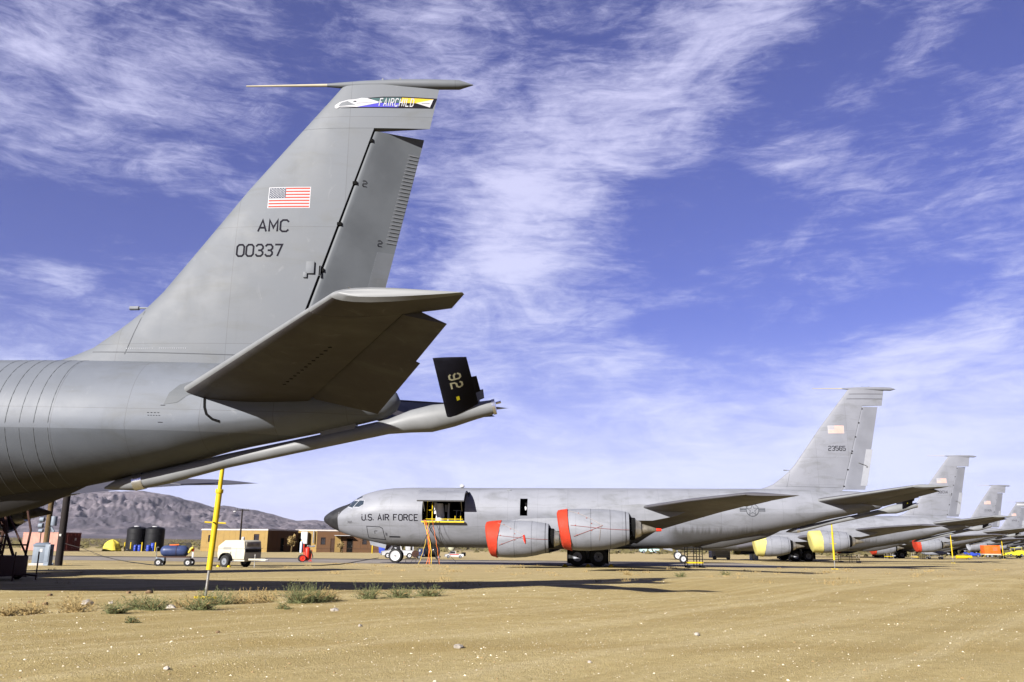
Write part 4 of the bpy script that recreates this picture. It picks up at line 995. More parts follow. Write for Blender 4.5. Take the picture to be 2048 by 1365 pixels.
# ---- the rest of the row
others = [
    (52.6346, 102.8332, -.10215, -.247, dict(cover='yelc', rudder=14, droop=13), '38014', 'second grey tanker from the left in the far row, bright yellow covers on its engines'),
    (83.6739, 149.8716, -.0326, -.394, dict(cover='redc', rudder=14, droop=13), '00355', 'grey tanker with red engine covers standing beyond the one with yellow covers'),
    (120.2, 205.4, 0.0, -.35, dict(cover=None, rudder=8, droop=13), '80109', 'grey tanker whose white-capped fin is cut by the right edge of the photo'),
    (153., 254., -.04, -.35, dict(cover=None, rudder=6, droop=13), '72603', 'distant grey tanker, only its fuselage side showing past the orange box'),
    (187., 305., -.04, -.35, dict(cover=None, rudder=6, droop=13), '61449', 'farthest grey tanker of the row, a thin sliver at the right edge')]
src = None
for i, (x, y, yaw, dz, opt, num, lab) in enumerate(others):
    if i < 3:
        q, ff, rr = make_aircraft(lab, place_plane(x, y, yaw, dz), yaw, opt)
        text_decal(ff, fin_map(1), num, 36.25, 8.03, .31, 'tail_number', total=1.17, w=.19, t=.13, gap=.36)
        if i == 0: mb = MB(); decal(mb, [(0, [(37.50, 11.28), (40.19, 11.28), (40.3, 12.2), (38.0, 12.2)])], fin_map(1), .2); mb.build('tail_band', 'rud2', ff, recalc=False)
        if i == 2: mb = MB(); decal(mb, [(0, [(37.80, 11.72), (40.27, 11.72), (40.33, 12.1), (38.02, 12.1)])], fin_map(1), .2); mb.build('tail_band', 'wdecal', ff, recalc=False)
        src = q
    else:
        q = copy_tree(src); q.location = place_plane(x, y, yaw, dz); q.rotation_euler.z = yaw; q['label'] = lab

#@@EQUIPMENT@@
# ------------------------------------------------------------------ equipment, buildings, plants
def at_ground(name, label, cat, x, y, rz=0, group=None): return thing(name, label, cat, (x, y, gz(x, y)), rz, group)
def part(name, mats, parent, fn, bevel=0, sharp=35):
    mb = MB(); fn(mb); return mb.build(name, mats, parent, bevel=bevel, sharp=sharp)
def lbox(name, mt, parent, c, d, bevel=.01, rz=0): return part(name, mt, parent, lambda m_: m_.box(c, d, rz=rz), bevel)
def lwheel(parent, c, r, w, hub='white', axis=(0, 1, 0), hr=.6): return wheel(parent, c, r, w, hub, axis=Vector(axis), hr=hr)


def tail_stand(x, y, top, label, thin=.62):
    t = at_ground('tail_stand', label, 'tail stand', x, y, random.uniform(-.3, .3), 'yellow tail stands under the refuelling booms'); H = top - t.location.z
    part('outer_tube', 'yel', t, lambda m_: m_.tube([(0, 0, thin), (0, 0, H * .80)], .064, 16)); part('collar', 'yel', t, lambda m_: m_.tube([(0, 0, H * .79), (0, 0, H * .82)], .085, 16), .005)
    part('upper_tube', 'yel', t, lambda m_: m_.tube([(0, 0, H * .8), (0, 0, H)], .047, 14)); part('inner_post', 'steel', t, lambda m_: m_.tube([(0, 0, .06), (0, 0, thin)], .030, 12))
    part('handle', 'yel', t, lambda m_: (m_.tube([(-.24, 0, H * .565), (.24, 0, H * .565)], .018, 6), m_.tube([(-.0, -.2, H * .565), (.0, .2, H * .565)], .018, 6)))
    part('foot_plate', 'yel', t, lambda m_: (m_.tube([(0, 0, .03), (0, 0, .06)], .09, 14), m_.box((0, 0, .03), (.46, .09, .04), rz=.5), m_.box((0, 0, .028), (.46, .09, .04), rz=-.6)), 0)
    return t


ts = tail_stand(-6.70, 19.6, 3.20, 'tall yellow tail stand holding up the boom of the nearest tail'); ts.rotation_euler = (0, R(2.6), 0)
tail_stand(22.3, 60.4, 3.02, 'yellow tail stand under the boom of the aircraft numbered 23565')
tail_stand(51.9, 102.9, 2.95, 'yellow tail stand behind the yellow engine covers')
tail_stand(84.3, 149.9, 3.05, 'yellow tail stand just in front of the orange box')
tail_stand(122.0, 205.4, 3.30, 'yellow tail stand farthest off, right of the orange box')

# ---- maintenance stand at the left edge
t = at_ground('maintenance_stand', 'dark brown steel stair stand under the belly at the left edge', 'work stand', -15.9, 27.3, R(-6))
part('base_box', 'dkbrown', t, lambda m_: m_.box((-.9, 0, .42), (3.0, 1.3, .60)), .02)
for yy in (-.55, .55):
    part('leg', 'dkbrown', t, lambda m_: m_.tube([(.55, yy, .7), (.62, yy, 1.5), (.35, yy, 2.35)], .035, 6)); part('diagonal_brace', 'dkbrown', t, lambda m_: m_.tube([(.60, yy, .7), (-.25, yy, 2.05)], .03, 6))
    part('stair_stringer', 'dkbrown', t, lambda m_: m_.tube([(.15, yy, .7), (-.8, yy, 2.6)], .045, 6)); part('post', 'dkbrown', t, lambda m_: m_.tube([(-.35, yy, .7), (-.25, yy, 2.5)], .045, 6))
    part('rail', 'dkbrown', t, lambda m_: m_.tube([(-2.0, yy, 1.05), (.6, yy, 1.05)], .03, 6)); part('rail', 'dkbrown', t, lambda m_: m_.tube([(-2.0, yy, 1.45), (-.2, yy, 1.45)], .03, 6))
    part('guard_post', 'dkbrown', t, lambda m_: m_.tube([(1.0, yy, -.02), (1.0, yy, .85)], .022, 6))
for k in range(5): lbox('step', 'dkbrown', t, (-.02 - k * .18, 0, .95 + k * .36), (.22, 1.06, .03), .003)
[part('tow_bar', 'dkbrown', t, lambda m_: m_.tube([(.6, yy, .15), (1.05, yy, .12)], .03, 6)) for yy in (0, .5)]
for xx in (-2.0, .3):
    for yy in (-.65, .65): lwheel(t, (xx, yy, .16), .17, .1, 'decalg')

# ---- poles and cabinets
def uni(t, m_, p, d, mt): pass
t = at_ground('utility_pole', 'weathered tan wooden pole with meter boxes strapped round it', 'utility pole', -27.5, 52.0)
part('pole', 'wood', t, lambda m_: m_.tube([(0, 0, -.1), (0, 0, 3), (0, 0, 8.4)], [.165, .155, .13], 14))
for dx, dz_, s_ in ((-.36, 2.55, .26), (-.40, 2.2, .26), (-.36, 1.9, .2)): part('meter_box', 'cab', t, lambda m_: m_.tube([(dx - .1, -.1, dz_), (dx + .14, -.1, dz_)], s_ * .55, 12), .01)
part('transformer', 'cab', t, lambda m_: m_.tube([(.38, -.12, 2.2), (.38, -.12, 2.75)], .17, 14), .02); part('bracket', 'cab', t, lambda m_: m_.tube([(.2, -.1, 2.15), (.45, -.1, 1.85)], .07, 8))
part('conduit', 'cable', t, lambda m_: (m_.tube([(.2, -.2, .0), (.2, -.18, 2.2)], .025, 6), m_.tube([(-.22, -.2, 0), (-.3, -.15, 1.9)], .03, 6)))
t = at_ground('utility_pole', 'black creosoted pole just right of the grey cabinets', 'utility pole', -24.2, 47.3)
part('pole', 'woodd', t, lambda m_: m_.tube([(0, 0, -.1), (0, 0, 4), (0, 0, 8.2)], [.20, .18, .15], 14)); part('cable_clip', 'steel', t, lambda m_: m_.box((0, -.19, 1.6), (.12, .05, .12)))
t = at_ground('electrical_cabinet', 'wide grey electrical cabinet with a white label between the poles', 'electrical cabinet', -25.55, 47.9, R(8))
lbox('plinth', 'roofm', t, (0.1, 0, .06), (1.05, .7, .14)); lbox('housing', 'cab', t, (0, 0, .58), (.66, .45, .92), .015); part('hood', 'cab', t, lambda m_: m_.prism([(-.36, -.28, 1.04), (.36, -.28, 1.04), (.36, .26, 1.16), (-.36, .26, 1.16)], (0, 0, .05)), .005)
lbox('door', 'cab', t, (.04, -.235, .55), (.52, .02, .78), .005); lbox('label_plate', 'white', t, (.1, -.25, .80), (.14, .01, .17), 0); part('conduit', 'cab', t, lambda m_: m_.tube([(.38, -.1, .3), (.55, -.1, .12), (.75, -.1, .1)], .05, 8))
t = at_ground('electrical_cabinet', 'narrow grey switch cabinet touching the black pole', 'electrical cabinet', -24.78, 47.3, R(-10))
lbox('housing', 'cab', t, (0, 0, .58), (.30, .32, 1.05), .015); lbox('door', 'cab', t, (0, -.17, .60), (.22, .02, .8), .005); part('lever', 'dark', t, lambda m_: m_.tube([(.18, -.05, .5), (.2, -.1, .85)], .02, 6)); lbox('plinth', 'cab', t, (0, 0, .03), (.3, .36, .08))
t = at_ground('utility_pole', 'thin dark pole with a lamp crossarm in front of the tan building', 'utility pole', -38.2, 124.0)
part('pole', 'woodd', t, lambda m_: m_.tube([(0, 0, -.1), (0, 0, 6.1)], [.14, .10], 10)); part('crossarm', 'woodd', t, lambda m_: m_.box((0, 0, 5.95), (1.9, .12, .10), rz=.15))
for dx in (-.8, -.5, .5, .8): part('insulator', 'decalg', t, lambda m_: m_.tube([(dx, dx * .15, 6.0), (dx, dx * .15, 6.18)], .05, 8))
part('lamp', 'white', t, lambda m_: m_.ellipsoid((-1.05, -.15, 5.75), (.22, .12, .09)))

# ---- shipping container
t = at_ground('shipping_container', 'faded salmon red shipping container with a dark end behind the poles', 'shipping container', -62.9, 123.7)
u = Vector((-math.cos(R(33)), math.sin(R(33)), 0)); v = Vector((math.sin(R(33)), math.cos(R(33)), 0)); L_, W_, H_ = 11.0, 2.44, 2.6
def corrug(m_):
    a = []
    for k in range(111):
        d = L_ * k / 110; o = -.03 if (k % 4) in (1, 2) else 0; a.append(u * d - v * 0 + (-v) * 0 + v * (-o))
    m_.loft([[p + Vector((0, 0, .15)) for p in a], [p + Vector((0, 0, H_ - .08)) for p in a]], closed=False, caps=(False, False))
    m_.prism([u * L_ + Vector((0, 0, .15)), u * L_ + v * W_ + Vector((0, 0, .15)), v * W_ + Vector((0, 0, .15)), v * W_ + Vector((0, 0, .151))], Vector((0, 0, H_ - .2)))
part('side_wall', 'contain', t, corrug)
part('frame', 'contain', t, lambda m_: [m_.prism([p, p + u * .12, p + u * .12 + v * .12, p + v * .12], (0, 0, H_)) for p in (Vector((0, 0, 0)), u * (L_ - .12), v * (W_ - .12))] and m_.prism([Vector((0, 0, H_ - .1)) - v * .02, u * L_ + Vector((0, 0, H_ - .1)) - v * .02, u * L_ + v * W_ + Vector((0, 0, H_ - .1)), v * W_ + Vector((0, 0, H_ - .1))], (0, 0, .1)) and m_.prism([Vector((0, 0, .02)) - v * .02, u * L_ + Vector((0, 0, .02)) - v * .02, u * L_ + v * W_ + Vector((0, 0, .02)), v * W_ + Vector((0, 0, .02))], (0, 0, .13)))
for k in (0, 1): part('door', 'containd', t, lambda m_: m_.prism([v * (.10 + k * 1.13) - u * .03 + Vector((0, 0, .16)), v * (1.2 + k * 1.13) - u * .03 + Vector((0, 0, .16)), v * (1.2 + k * 1.13) - u * .03 + Vector((0, 0, 2.48)), v * (.10 + k * 1.13) - u * .03 + Vector((0, 0, 2.48))], -u * .04))
for k in (.4, .9, 1.5, 2.0): part('lock_rod', 'containd', t, lambda m_: m_.tube([v * k - u * .10 + Vector((0, 0, .2)), v * k - u * .10 + Vector((0, 0, 2.45))], .022, 6))
part('data_plate', 'roofm', t, lambda m_: [m_.prism([v * a - u * .075 + Vector((0, 0, 1.5)), v * (a + .28) - u * .075 + Vector((0, 0, 1.5)), v * (a + .28) - u * .075 + Vector((0, 0, 1.85)), v * a - u * .075 + Vector((0, 0, 1.85))], -u * .01) for a in (1.45,)]).__setitem__('label', 'pale stencilled plate on the container door')

# ---- tanks, barrels, bollards, tarpaulin
for i, (x, y, w) in enumerate(((-58.42, 137, 'left'), (-55.75, 137.4, 'right'))):
    t = at_ground('water_tank', f'{w} one of two black upright plastic tanks behind blue barrels', 'storage tank', x, y, 0, 'black storage tanks')
    part('shell', 'tankb', t, lambda m_: m_.loft([[(r_ * math.cos(2 * math.pi * k / 28), r_ * math.sin(2 * math.pi * k / 28), z) for k in range(28)] for z, r_ in ((0, 1.42), (.1, 1.45), (.8, 1.45), (.84, 1.48), (.88, 1.45), (1.7, 1.45), (1.74, 1.48), (1.78, 1.45), (2.6, 1.45), (2.64, 1.48), (2.68, 1.45), (3.35, 1.44), (3.55, 1.28), (3.68, .9), (3.72, .4))]))
    part('lid', 'white', t, lambda m_: m_.tube([(0, 0, 3.68), (0, 0, 3.82)], .5, 20), .02)
    part('outlet', 'decalg', t, lambda m_: m_.tube([(-.6, -1.3, .25), (-.6, -1.6, .25)], .06, 8))
for i, (x, y, lab, h) in enumerate(((-57.1, 134.0, 'leftmost blue barrel in front of the left black tank', .95), (-56.55, 134.1, 'second blue barrel, close beside the leftmost one', .95), (-55.3, 134.3, 'third blue barrel, left of the right bollard', .95), (-54.75, 134.6, 'tallest blue barrel, nearest the rightmost bollard', 1.25))):
    t = at_ground('barrel', lab, 'barrel', x, y, 0, 'blue plastic barrels by the black tanks')
    part('drum', 'bbar', t, lambda m_: m_.loft([[(r_ * math.cos(2 * math.pi * k / 18), r_ * math.sin(2 * math.pi * k / 18), z * h) for k in range(18)] for z, r_ in ((0, .24), (.05, .29), (.3, .30), (.33, .315), (.36, .30), (.64, .30), (.67, .315), (.70, .30), (.93, .29), (1.0, .2))])); part('cap', 'white', t, lambda m_: m_.tube([(.1, 0, h), (.1, 0, h + .03)], .04, 8))
for x, y, lab in ((-58.35, 133, 'leftmost yellow bollard, standing apart from the tanks'), (-57.45, 133, 'yellow bollard at the left side of the left tank'), (-55.75, 133, 'yellow bollard between the two pairs of barrels'), (-53.72, 133, 'rightmost yellow bollard in front of the tanks')):
    t = at_ground('bollard', lab, 'bollard', x, y, 0, 'yellow bollards in front of the black tanks'); part('post', 'yel', t, lambda m_: m_.tube([(0, 0, -.05), (0, 0, 1.3)], .085, 12)); part('dome', 'yel', t, lambda m_: m_.ellipsoid((0, 0, 1.3), (.085, .085, .06), nu=12, nv=6)); part('base_flange', 'roofm', t, lambda m_: m_.tube([(0, 0, 0), (0, 0, .04)], .16, 12))
t = at_ground('tarpaulin_cover', 'bright yellow tarpaulin draped in a dome over stored equipment', 'tarpaulin', -59.5, 131.2)
def tarpf(m_):
    rings = []
    for z, r_ in ((.05, 1.32), (.12, 1.38), (.5, 1.22), (.9, 1.10), (1.15, 1.0), (1.45, .62), (1.62, .25), (1.68, .05)):
        rings.append([((r_ + .10 * math.sin(5 * a + z) * (1.7 - z) / 1.7 + random.uniform(-.03, .03)) * math.cos(a), (r_ * .8 + .07 * math.sin(4 * a)) * math.sin(a), max(.02, z + .05 * math.sin(6 * a + 1))) for a in [2 * math.pi * k / 30 for k in range(30)]])
    m_.loft(rings, caps=(False, True))
part('sheet', 'tarp', t, tarpf, sharp=25); part('tie_rope', 'cable', t, lambda m_: m_.tube([(1.25 * math.cos(a), 1.02 * math.sin(a), .42) for a in [2 * math.pi * k / 24 for k in range(25)]], .02, 5)); part('pallet', 'wood', t, lambda m_: m_.box((0, 0, .04), (2.2, 1.6, .10)))

# ---- blue air-bottle cart
t = at_ground('compressed_air_cart', 'dark blue pressure tank on a low four-wheeled cart', 'air tank cart', -18.75, 49.3, R(6))
part('tank', 'navy', t, lambda m_: m_.loft([[(x_, r_ * math.cos(2 * math.pi * k / 22), .82 + r_ * math.sin(2 * math.pi * k / 22)) for k in range(22)] for x_, r_ in ((-.80, .02), (-.79, .12), (-.73, .22), (-.62, .285), (-.5, .305), (.45, .305), (.58, .28), (.68, .2), (.72, .1), (.73, .02))]))
part('frame', 'dkbrown', t, lambda m_: (m_.box((0, -.28, .50), (1.75, .06, .07)), m_.box((0, .28, .50), (1.75, .06, .07)), m_.box((-.8, 0, .50), (.06, .6, .07)), m_.box((.8, 0, .50), (.06, .6, .07))))
part('top_pipe', 'cable', t, lambda m_: m_.tube([(-.45, 0, 1.12), (-.40, 0, 1.26), (.55, 0, 1.24), (.72, 0, 1.08)], .025, 6)); part('hose_reel', 'cable', t, lambda m_: m_.tube([(.68, -.06, 1.14), (.68, .06, 1.14)], .16, 16)); part('valve', 'red', t, lambda m_: m_.box((.92, 0, .92), (.16, .14, .2)), .01)
part('yellow_bumper', 'yel', t, lambda m_: m_.tube([(.74, -.1, .72), (.88, -.1, .98), (.98, -.1, 1.0)], .07, 8)); part('hand_bar', 'steel', t, lambda m_: m_.tube([(-1.0, 0, .35), (-1.04, 0, 1.02), (-.92, 0, 1.02)], .022, 6)); part('gauge_panel', 'white', t, lambda m_: m_.box((.98, -.1, .62), (.1, .05, .3)), .01)
part('left_tool_box', 'cab', t, lambda m_: m_.box((-.72, -.1, .38), (.45, .4, .2)), .01); part('strap', 'dkbrown', t, lambda m_: m_.tube([(.1, .312 * math.cos(a), .82 + .312 * math.sin(a)) for a in [2 * math.pi * k / 20 for k in range(21)]], .012, 5)); part('fitting', 'orange', t, lambda m_: m_.tube([(-.35, 0, 1.13), (.15, 0, 1.17)], .04, 8))
for xx in (-.78, .80):
    for yy in (-.36, .36): lwheel(t, (xx, yy, .21), .215, .14, 'white', hr=.5)

# ---- off-white trailer-mounted generator
t = at_ground('trailer_generator', 'off-white two-wheeled trailer generator right of the yellow pole', 'trailer generator', -15.0, 48.9, R(-30))
part('enclosure', 'comp', t, lambda m_: m_.loft([[(-1.05, y_, .45), (-1.12, y_, .75), (-1.08, y_, 1.15), (-.55, y_, 1.46), (.80, y_, 1.48), (.92, y_, 1.40), (1.0, y_, .9), (.98, y_, .45)] for y_ in (-.62, .62)]), .035)
part('hood_line', 'decalg', t, lambda m_: m_.box((0, 0, 1.02), (2.14, 1.262, .018))); part('end_grille', 'tankb', t, lambda m_: m_.box((.998, 0, .90), (.05, 1.15, .16)), .01); part('side_louvre', 'decalg', t, lambda m_: [m_.box((-.35 + .0 * k, -.63, .98 + k * .05), (.6, .02, .02)) for k in range(3)]); part('louvre_grille', 'exh', t, lambda m_: m_.box((.94, 0, 1.24), (.06, .95, .22)), .01)
part('exhaust_stub', 'white', t, lambda m_: (m_.tube([(.15, 0, 1.47), (.15, 0, 1.60)], .09, 12), m_.ellipsoid((.15, 0, 1.6), (.09, .09, .06), nu=12, nv=6))); part('skirt', 'comp', t, lambda m_: m_.box((.05, 0, .42), (1.8, 1.1, .16)), .02)
part('drawbar', 'comp', t, lambda m_: (m_.prism([(.85, -.38, .40), (.85, .38, .40), (1.75, .05, .40), (1.75, -.05, .40)], (0, 0, .09)), m_.box((1.85, 0, .44), (.35, .11, .11)))); part('tow_eye', 'white', t, lambda m_: m_.tube([(2.0 + .09 * (1 - math.cos(a)), .09 * math.sin(a), .44) for a in [2 * math.pi * k / 14 for k in range(15)]], .028, 6)); part('jack_leg', 'steel', t, lambda m_: m_.tube([(1.30, -.12, -.0), (1.30, -.12, .72)], .03, 8))
for yy in (-.74, .74): lwheel(t, (-.30, yy, .33), .34, .22, 'decalg', hr=.55); part('fender', 'tankb', t, lambda m_: m_.loft([[(-.30 + .43 * math.cos(a), yy + d, .36 + .43 * math.sin(a)) for a in np.linspace(.0, math.pi, 11)] + [(-.30 + .40 * math.cos(a), yy + d, .36 + .40 * math.sin(a)) for a in np.linspace(math.pi, .0, 11)] for d in (-.13, .13)]))
part('latch', 'steel', t, lambda m_: m_.box((-.05, -.635, .78), (.04, .03, .15))); part('side_panel_line', 'decalg', t, lambda m_: m_.box((.35, -.622, .75), (.012, .01, .5)))
for dx, dy, lab in ((-.72, -.82, 'left'), (.12, -.82, 'right')):
    c = t.matrix_basis @ Vector((dx, dy, 0)) if False else Vector(t.location) + Matrix.Rotation(R(-30), 3, 'Z') @ Vector((dx, dy, 0)); k = tag(MB().prism([(-.10, -.07, 0), (.10, -.07, 0), (.02, -.07, .11), (-.02, -.07, .11)], (0, .14, 0)).build('wheel_chock', 'yel', bevel=.004), f'{lab} yellow chock against the white trailer generator wheel', 'wheel chock', 'yellow chocks at the trailer generator'); k.location = (c.x, c.y, gz(c.x, c.y)); k.rotation_euler.z = R(-30)

# ---- wheeled fire extinguisher
t = at_ground('wheeled_extinguisher', 'big red fire extinguisher cylinder on two red wheels with black hose', 'fire extinguisher', -15.15, 65.8, R(20))
part('cylinder', 'red', t, lambda m_: m_.loft([[(r_ * math.cos(2 * math.pi * k / 18) + z * -.0, r_ * math.sin(2 * math.pi * k / 18), z) for k in range(18)] for z, r_ in ((.12, .05), (.15, .15), (.22, .2), (.95, .2), (1.05, .15), (1.1, .06))]))
part('handle_frame', 'red', t, lambda m_: (m_.tube([(-.25, -.22, .3), (-.30, -.22, 1.3), (-.30, .22, 1.3), (-.25, .22, .3)], .022, 6), m_.tube([(.25, -.2, .06), (.32, -.2, .9), (.32, .2, .9), (.25, .2, .06)], .02, 6), m_.box((0, 0, .08), (.7, .4, .05)))); part('hose', 'cable', t, lambda m_: m_.tube([(.28 + .10 * math.cos(a * 3), -.22 + .03 * math.sin(a), .3 + .55 * abs(math.sin(a * 1.5))) for a in np.linspace(0, 6.2, 40)], .035, 6)); part('valve_head', 'chrome', t, lambda m_: (m_.tube([(0, 0, 1.08), (0, 0, 1.22)], .05, 8), m_.box((.12, 0, 1.2), (.25, .06, .05)))); part('horn', 'decalg', t, lambda m_: m_.tube([(.1, -.1, 1.1), (.5, -.15, 1.16)], [.03, .07], 8))
for yy in (-.30, .30): lwheel(t, (-.38, yy, .27), .27, .09, 'red', hr=.75)
lbox('nitrogen_bottle', 'orange', t, (.25, .1, .55), (.14, .14, .6), .03)

# ---- modular buildings
def walls(t, name, P0, P1, h, mt, openings=(), trim_h=.55, trim_mt=None):
    """one wall from P0 to P1 with real openings (start, width, sill, head, kind) cut out of it"""
    P0, P1 = Vector(P0), Vector(P1); L = (P1 - P0).length; d = (P1 - P0) / L; n = Vector((d.y, -d.x, 0)); mb = MB()
    xs = sorted({0, L} | {o[0] for o in openings} | {o[0] + o[1] for o in openings}); zs = sorted({0, h} | {o[2] for o in openings} | {o[3] for o in openings})
    for a, b in zip(xs, xs[1:]):
        for e, f in zip(zs, zs[1:]):
            if any(o[0] <= (a + b) / 2 <= o[0] + o[1] and o[2] <= (e + f) / 2 <= o[3] for o in openings): continue
            mb.quad([P0 + d * a + Vector((0, 0, e)), P0 + d * b + Vector((0, 0, e)), P0 + d * b + Vector((0, 0, f)), P0 + d * a + Vector((0, 0, f))])
    for o in openings:
        for (a, e), (b, f) in (((o[0], o[2]), (o[0], o[3])), ((o[0], o[3]), (o[0] + o[1], o[3])), ((o[0] + o[1], o[3]), (o[0] + o[1], o[2])), ((o[0] + o[1], o[2]), (o[0], o[2]))):
            mb.quad([P0 + d * a + Vector((0, 0, e)), P0 + d * b + Vector((0, 0, f)), P0 + d * b + Vector((0, 0, f)) - n * .14, P0 + d * a + Vector((0, 0, e)) - n * .14])
    w = mb.build('wall', mt, t, recalc=False)
    for o in openings:
        c = P0 + d * (o[0] + o[1] / 2) - n * .10; M4 = Matrix((d, n, Vector((0, 0, 1)))).transposed()
        if o[4] == 'window':
            q = MB().box(c + Vector((0, 0, (o[2] + o[3]) / 2)), (o[1], .02, o[3] - o[2]), M4=M4).build('window', 'window', w)
            fr = MB(); zc = (o[2] + o[3]) / 2
            for dx in (-o[1] / 2 - .03, o[1] / 2 + .03): fr.box(c + d * dx + n * .11 + Vector((0, 0, zc)), (.08, .05, o[3] - o[2] + .14), M4=M4)
            for z in (o[2] - .03, o[3] + .03): fr.box(c + n * .113 + Vector((0, 0, z)), (o[1] + .1, .05, .08), M4=M4)
            fr.box(c + n * .03 + Vector((0, 0, zc)), (o[1], .03, .04), M4=M4); fr.build('window_frame', 'trim', q)
        else:
            q = MB().box(c + Vector((0, 0, (o[2] + o[3]) / 2)), (o[1], .03, o[3] - o[2]), M4=M4).build('door', 'trim' if o[4] == 'door' else 'dark', w); MB().box(c + d * (o[1] * .38) + n * .03 + Vector((0, 0, 1.05)), (.05, .06, .12), M4=M4).build('handle', 'steel', q)
    mb = MB(); mb.box((P0 + P1) / 2 + n * .02 + Vector((0, 0, h + .0)), (L + .16, .14, .14), M4=Matrix((d, n, Vector((0, 0, 1)))).transposed()); mb.build('eave_trim', 'roofm', t)
    mb = MB(); M4 = Matrix((d, n, Vector((0, 0, 1)))).transposed(); k = 0
    for a in np.arange(1.22, L - .3, 1.22):
        if not any(o[0] - .1 < a < o[0] + o[1] + .1 for o in openings): mb.box(P0 + d * a + n * .006 + Vector((0, 0, h / 2 + .3)), (.03, .02, h - .75), M4=M4)
    mb.box((P0 + P1) / 2 + n * .012 + Vector((0, 0, .62)), (L, .03, .05), M4=M4)
    mb.build('batten', trim_mt or mt, w)
    return w


t = at_ground('modular_building', 'tan flat-roofed modular building with two small windows behind the white trailer', 'building', -38.76, 140); A = Vector((0, 0, 0)); B_ = Vector((-12.7, 6.0, 0)); C_ = Vector((3.1, 7.3, 0)); hA = 3.45
walls(t, 'front', B_, A, hA, 'tan', [(1.6, .85, 1.55, 2.55, 'window'), (11.3, .95, 1.6, 2.75, 'window')]); walls(t, 'side', A, C_, hA + .0, 'brown', [(3.4, .9, 0.1, 2.2, 'dark')], trim_mt='trim')
part('back_wall', 'brown', t, lambda m_: (m_.quad([C_, C_ + B_, C_ + B_ + Vector((0, 0, hA)), C_ + Vector((0, 0, hA))]), m_.quad([C_ + B_, B_, B_ + Vector((0, 0, hA)), C_ + B_ + Vector((0, 0, hA))])))
part('roof', 'roofm', t, lambda m_: m_.prism([A + Vector((0, 0, hA + .08)), C_ + Vector((0, 0, hA + .08)), C_ + B_ + Vector((0, 0, hA + .08)), B_ + Vector((0, 0, hA + .08))], (0, 0, .07)))
t = at_ground('modular_building', 'brown flat-roofed modular building with porch and dark doors behind the nose', 'building', -34.9, 147.4); hB = 3.55; q0, q1, q2, q3 = Vector((-1.6, 1.2, 0)), Vector((2.4, 0, 0)), Vector((13.6, 1.2, 0)), Vector((14.2, 9, 0))
walls(t, 'front', q0, q1, hB, 'tan', [(.7, .95, .05, 2.15, 'dark')]); walls(t, 'front', q1 + Vector((.004, .0, 0)), q2, hB, 'brown', [(.7, .7, 1.3, 2.4, 'window'), (2.3, .9, .05, 2.25, 'door'), (5.0, 1.0, .05, 2.3, 'dark'), (7.6, .7, 1.4, 2.2, 'window'), (9.6, .7, 1.4, 2.2, 'window')], trim_mt='trim'); walls(t, 'side', q2, q3, hB, 'brown')
part('back_wall', 'brown', t, lambda m_: (m_.quad([q3, q0 + Vector((0, 8, 0)), q0 + Vector((0, 8, hB)), q3 + Vector((0, 0, hB))]), m_.quad([q0 + Vector((0, 8, 0)), q0, q0 + Vector((0, 0, hB)), q0 + Vector((0, 8, hB))])))
part('roof', 'roofm', t, lambda m_: m_.prism([p + Vector((0, 0, hB + .08)) for p in (q0, q1, q2, q3, q0 + Vector((0, 8, 0)))], (0, 0, .07)))
part('porch_wall', 'tan', t, lambda m_: m_.box((5.95, -.0, 1.35), (.95, .12, 2.6), rz=.3)); part('porch_roof', 'white', t, lambda m_: m_.box((6.8, -.1, 2.78), (2.7, 1.5, .07), rz=.1)); part('vent_pipe', 'steel', t, lambda m_: m_.tube([(1.9, -.25, 1.5), (1.9, -.25, 3.5)], .13, 10))
part('evaporative_cooler', 'white', t, lambda m_: m_.box((.35, -.1, 2.35), (1.05, .7, 2.0)), .03)
t = at_ground('gas_cylinder', 'tall pale blue gas cylinder standing beside the brown building', 'gas cylinder', -33.6, 141.3); part('bottle', 'ltblue', t, lambda m_: m_.loft([[(r_ * math.cos(2 * math.pi * k / 16), r_ * math.sin(2 * math.pi * k / 16), z) for k in range(16)] for z, r_ in ((0, .2), (1.55, .2), (1.7, .14), (1.78, .05))])); part('valve', 'ylab', t, lambda m_: m_.box((0, 0, 1.83), (.1, .1, .12)), .01)
t = at_ground('waste_bin', 'square blue waste bin under the nose of the lettered aircraft', 'bin', -20.4, 140.3); part('bin_body', 'bbar', t, lambda m_: m_.loft([[(-.5 * k, -.45 * k, z), (.5 * k, -.45 * k, z), (.5 * k, .45 * k, z), (-.5 * k, .45 * k, z)] for z, k in ((.05, .85), (1.0, 1.0))]), .02); part('bin_lid', 'navy', t, lambda m_: m_.box((0, 0, 1.04), (1.08, .98, .07)), .02)
t = at_ground('bollard', 'short yellow post beside the square blue bin', 'bollard', -21.9, 139.8); part('post', 'yel', t, lambda m_: m_.tube([(0, 0, 0), (0, 0, 1.2)], .09, 10)); part('dome', 'yel', t, lambda m_: m_.ellipsoid((0, 0, 1.2), (.09, .09, .06), nu=10, nv=5))


def foliage(mb, c, r, n, leaf, mi=0, up=0.3):
    c = Vector(c)
    for _ in range(n):
        d = Vector((random.gauss(0, 1), random.gauss(0, 1), random.gauss(0, 1))).normalized(); p = c + Vector((d.x * r[0], d.y * r[1], d.z * r[2])) * random.uniform(.35, 1.05)
        a = Vector((random.gauss(0, 1), random.gauss(0, 1), random.gauss(up, .8))).normalized() * leaf * random.uniform(.6, 1.4); b = a.cross(Vector((random.gauss(0, 1), random.gauss(0, 1), random.gauss(0, 1)))).normalized() * leaf * .22
        mb.quad([p, p + a * .5 + b, p + a, p + a * .5 - b], mi)


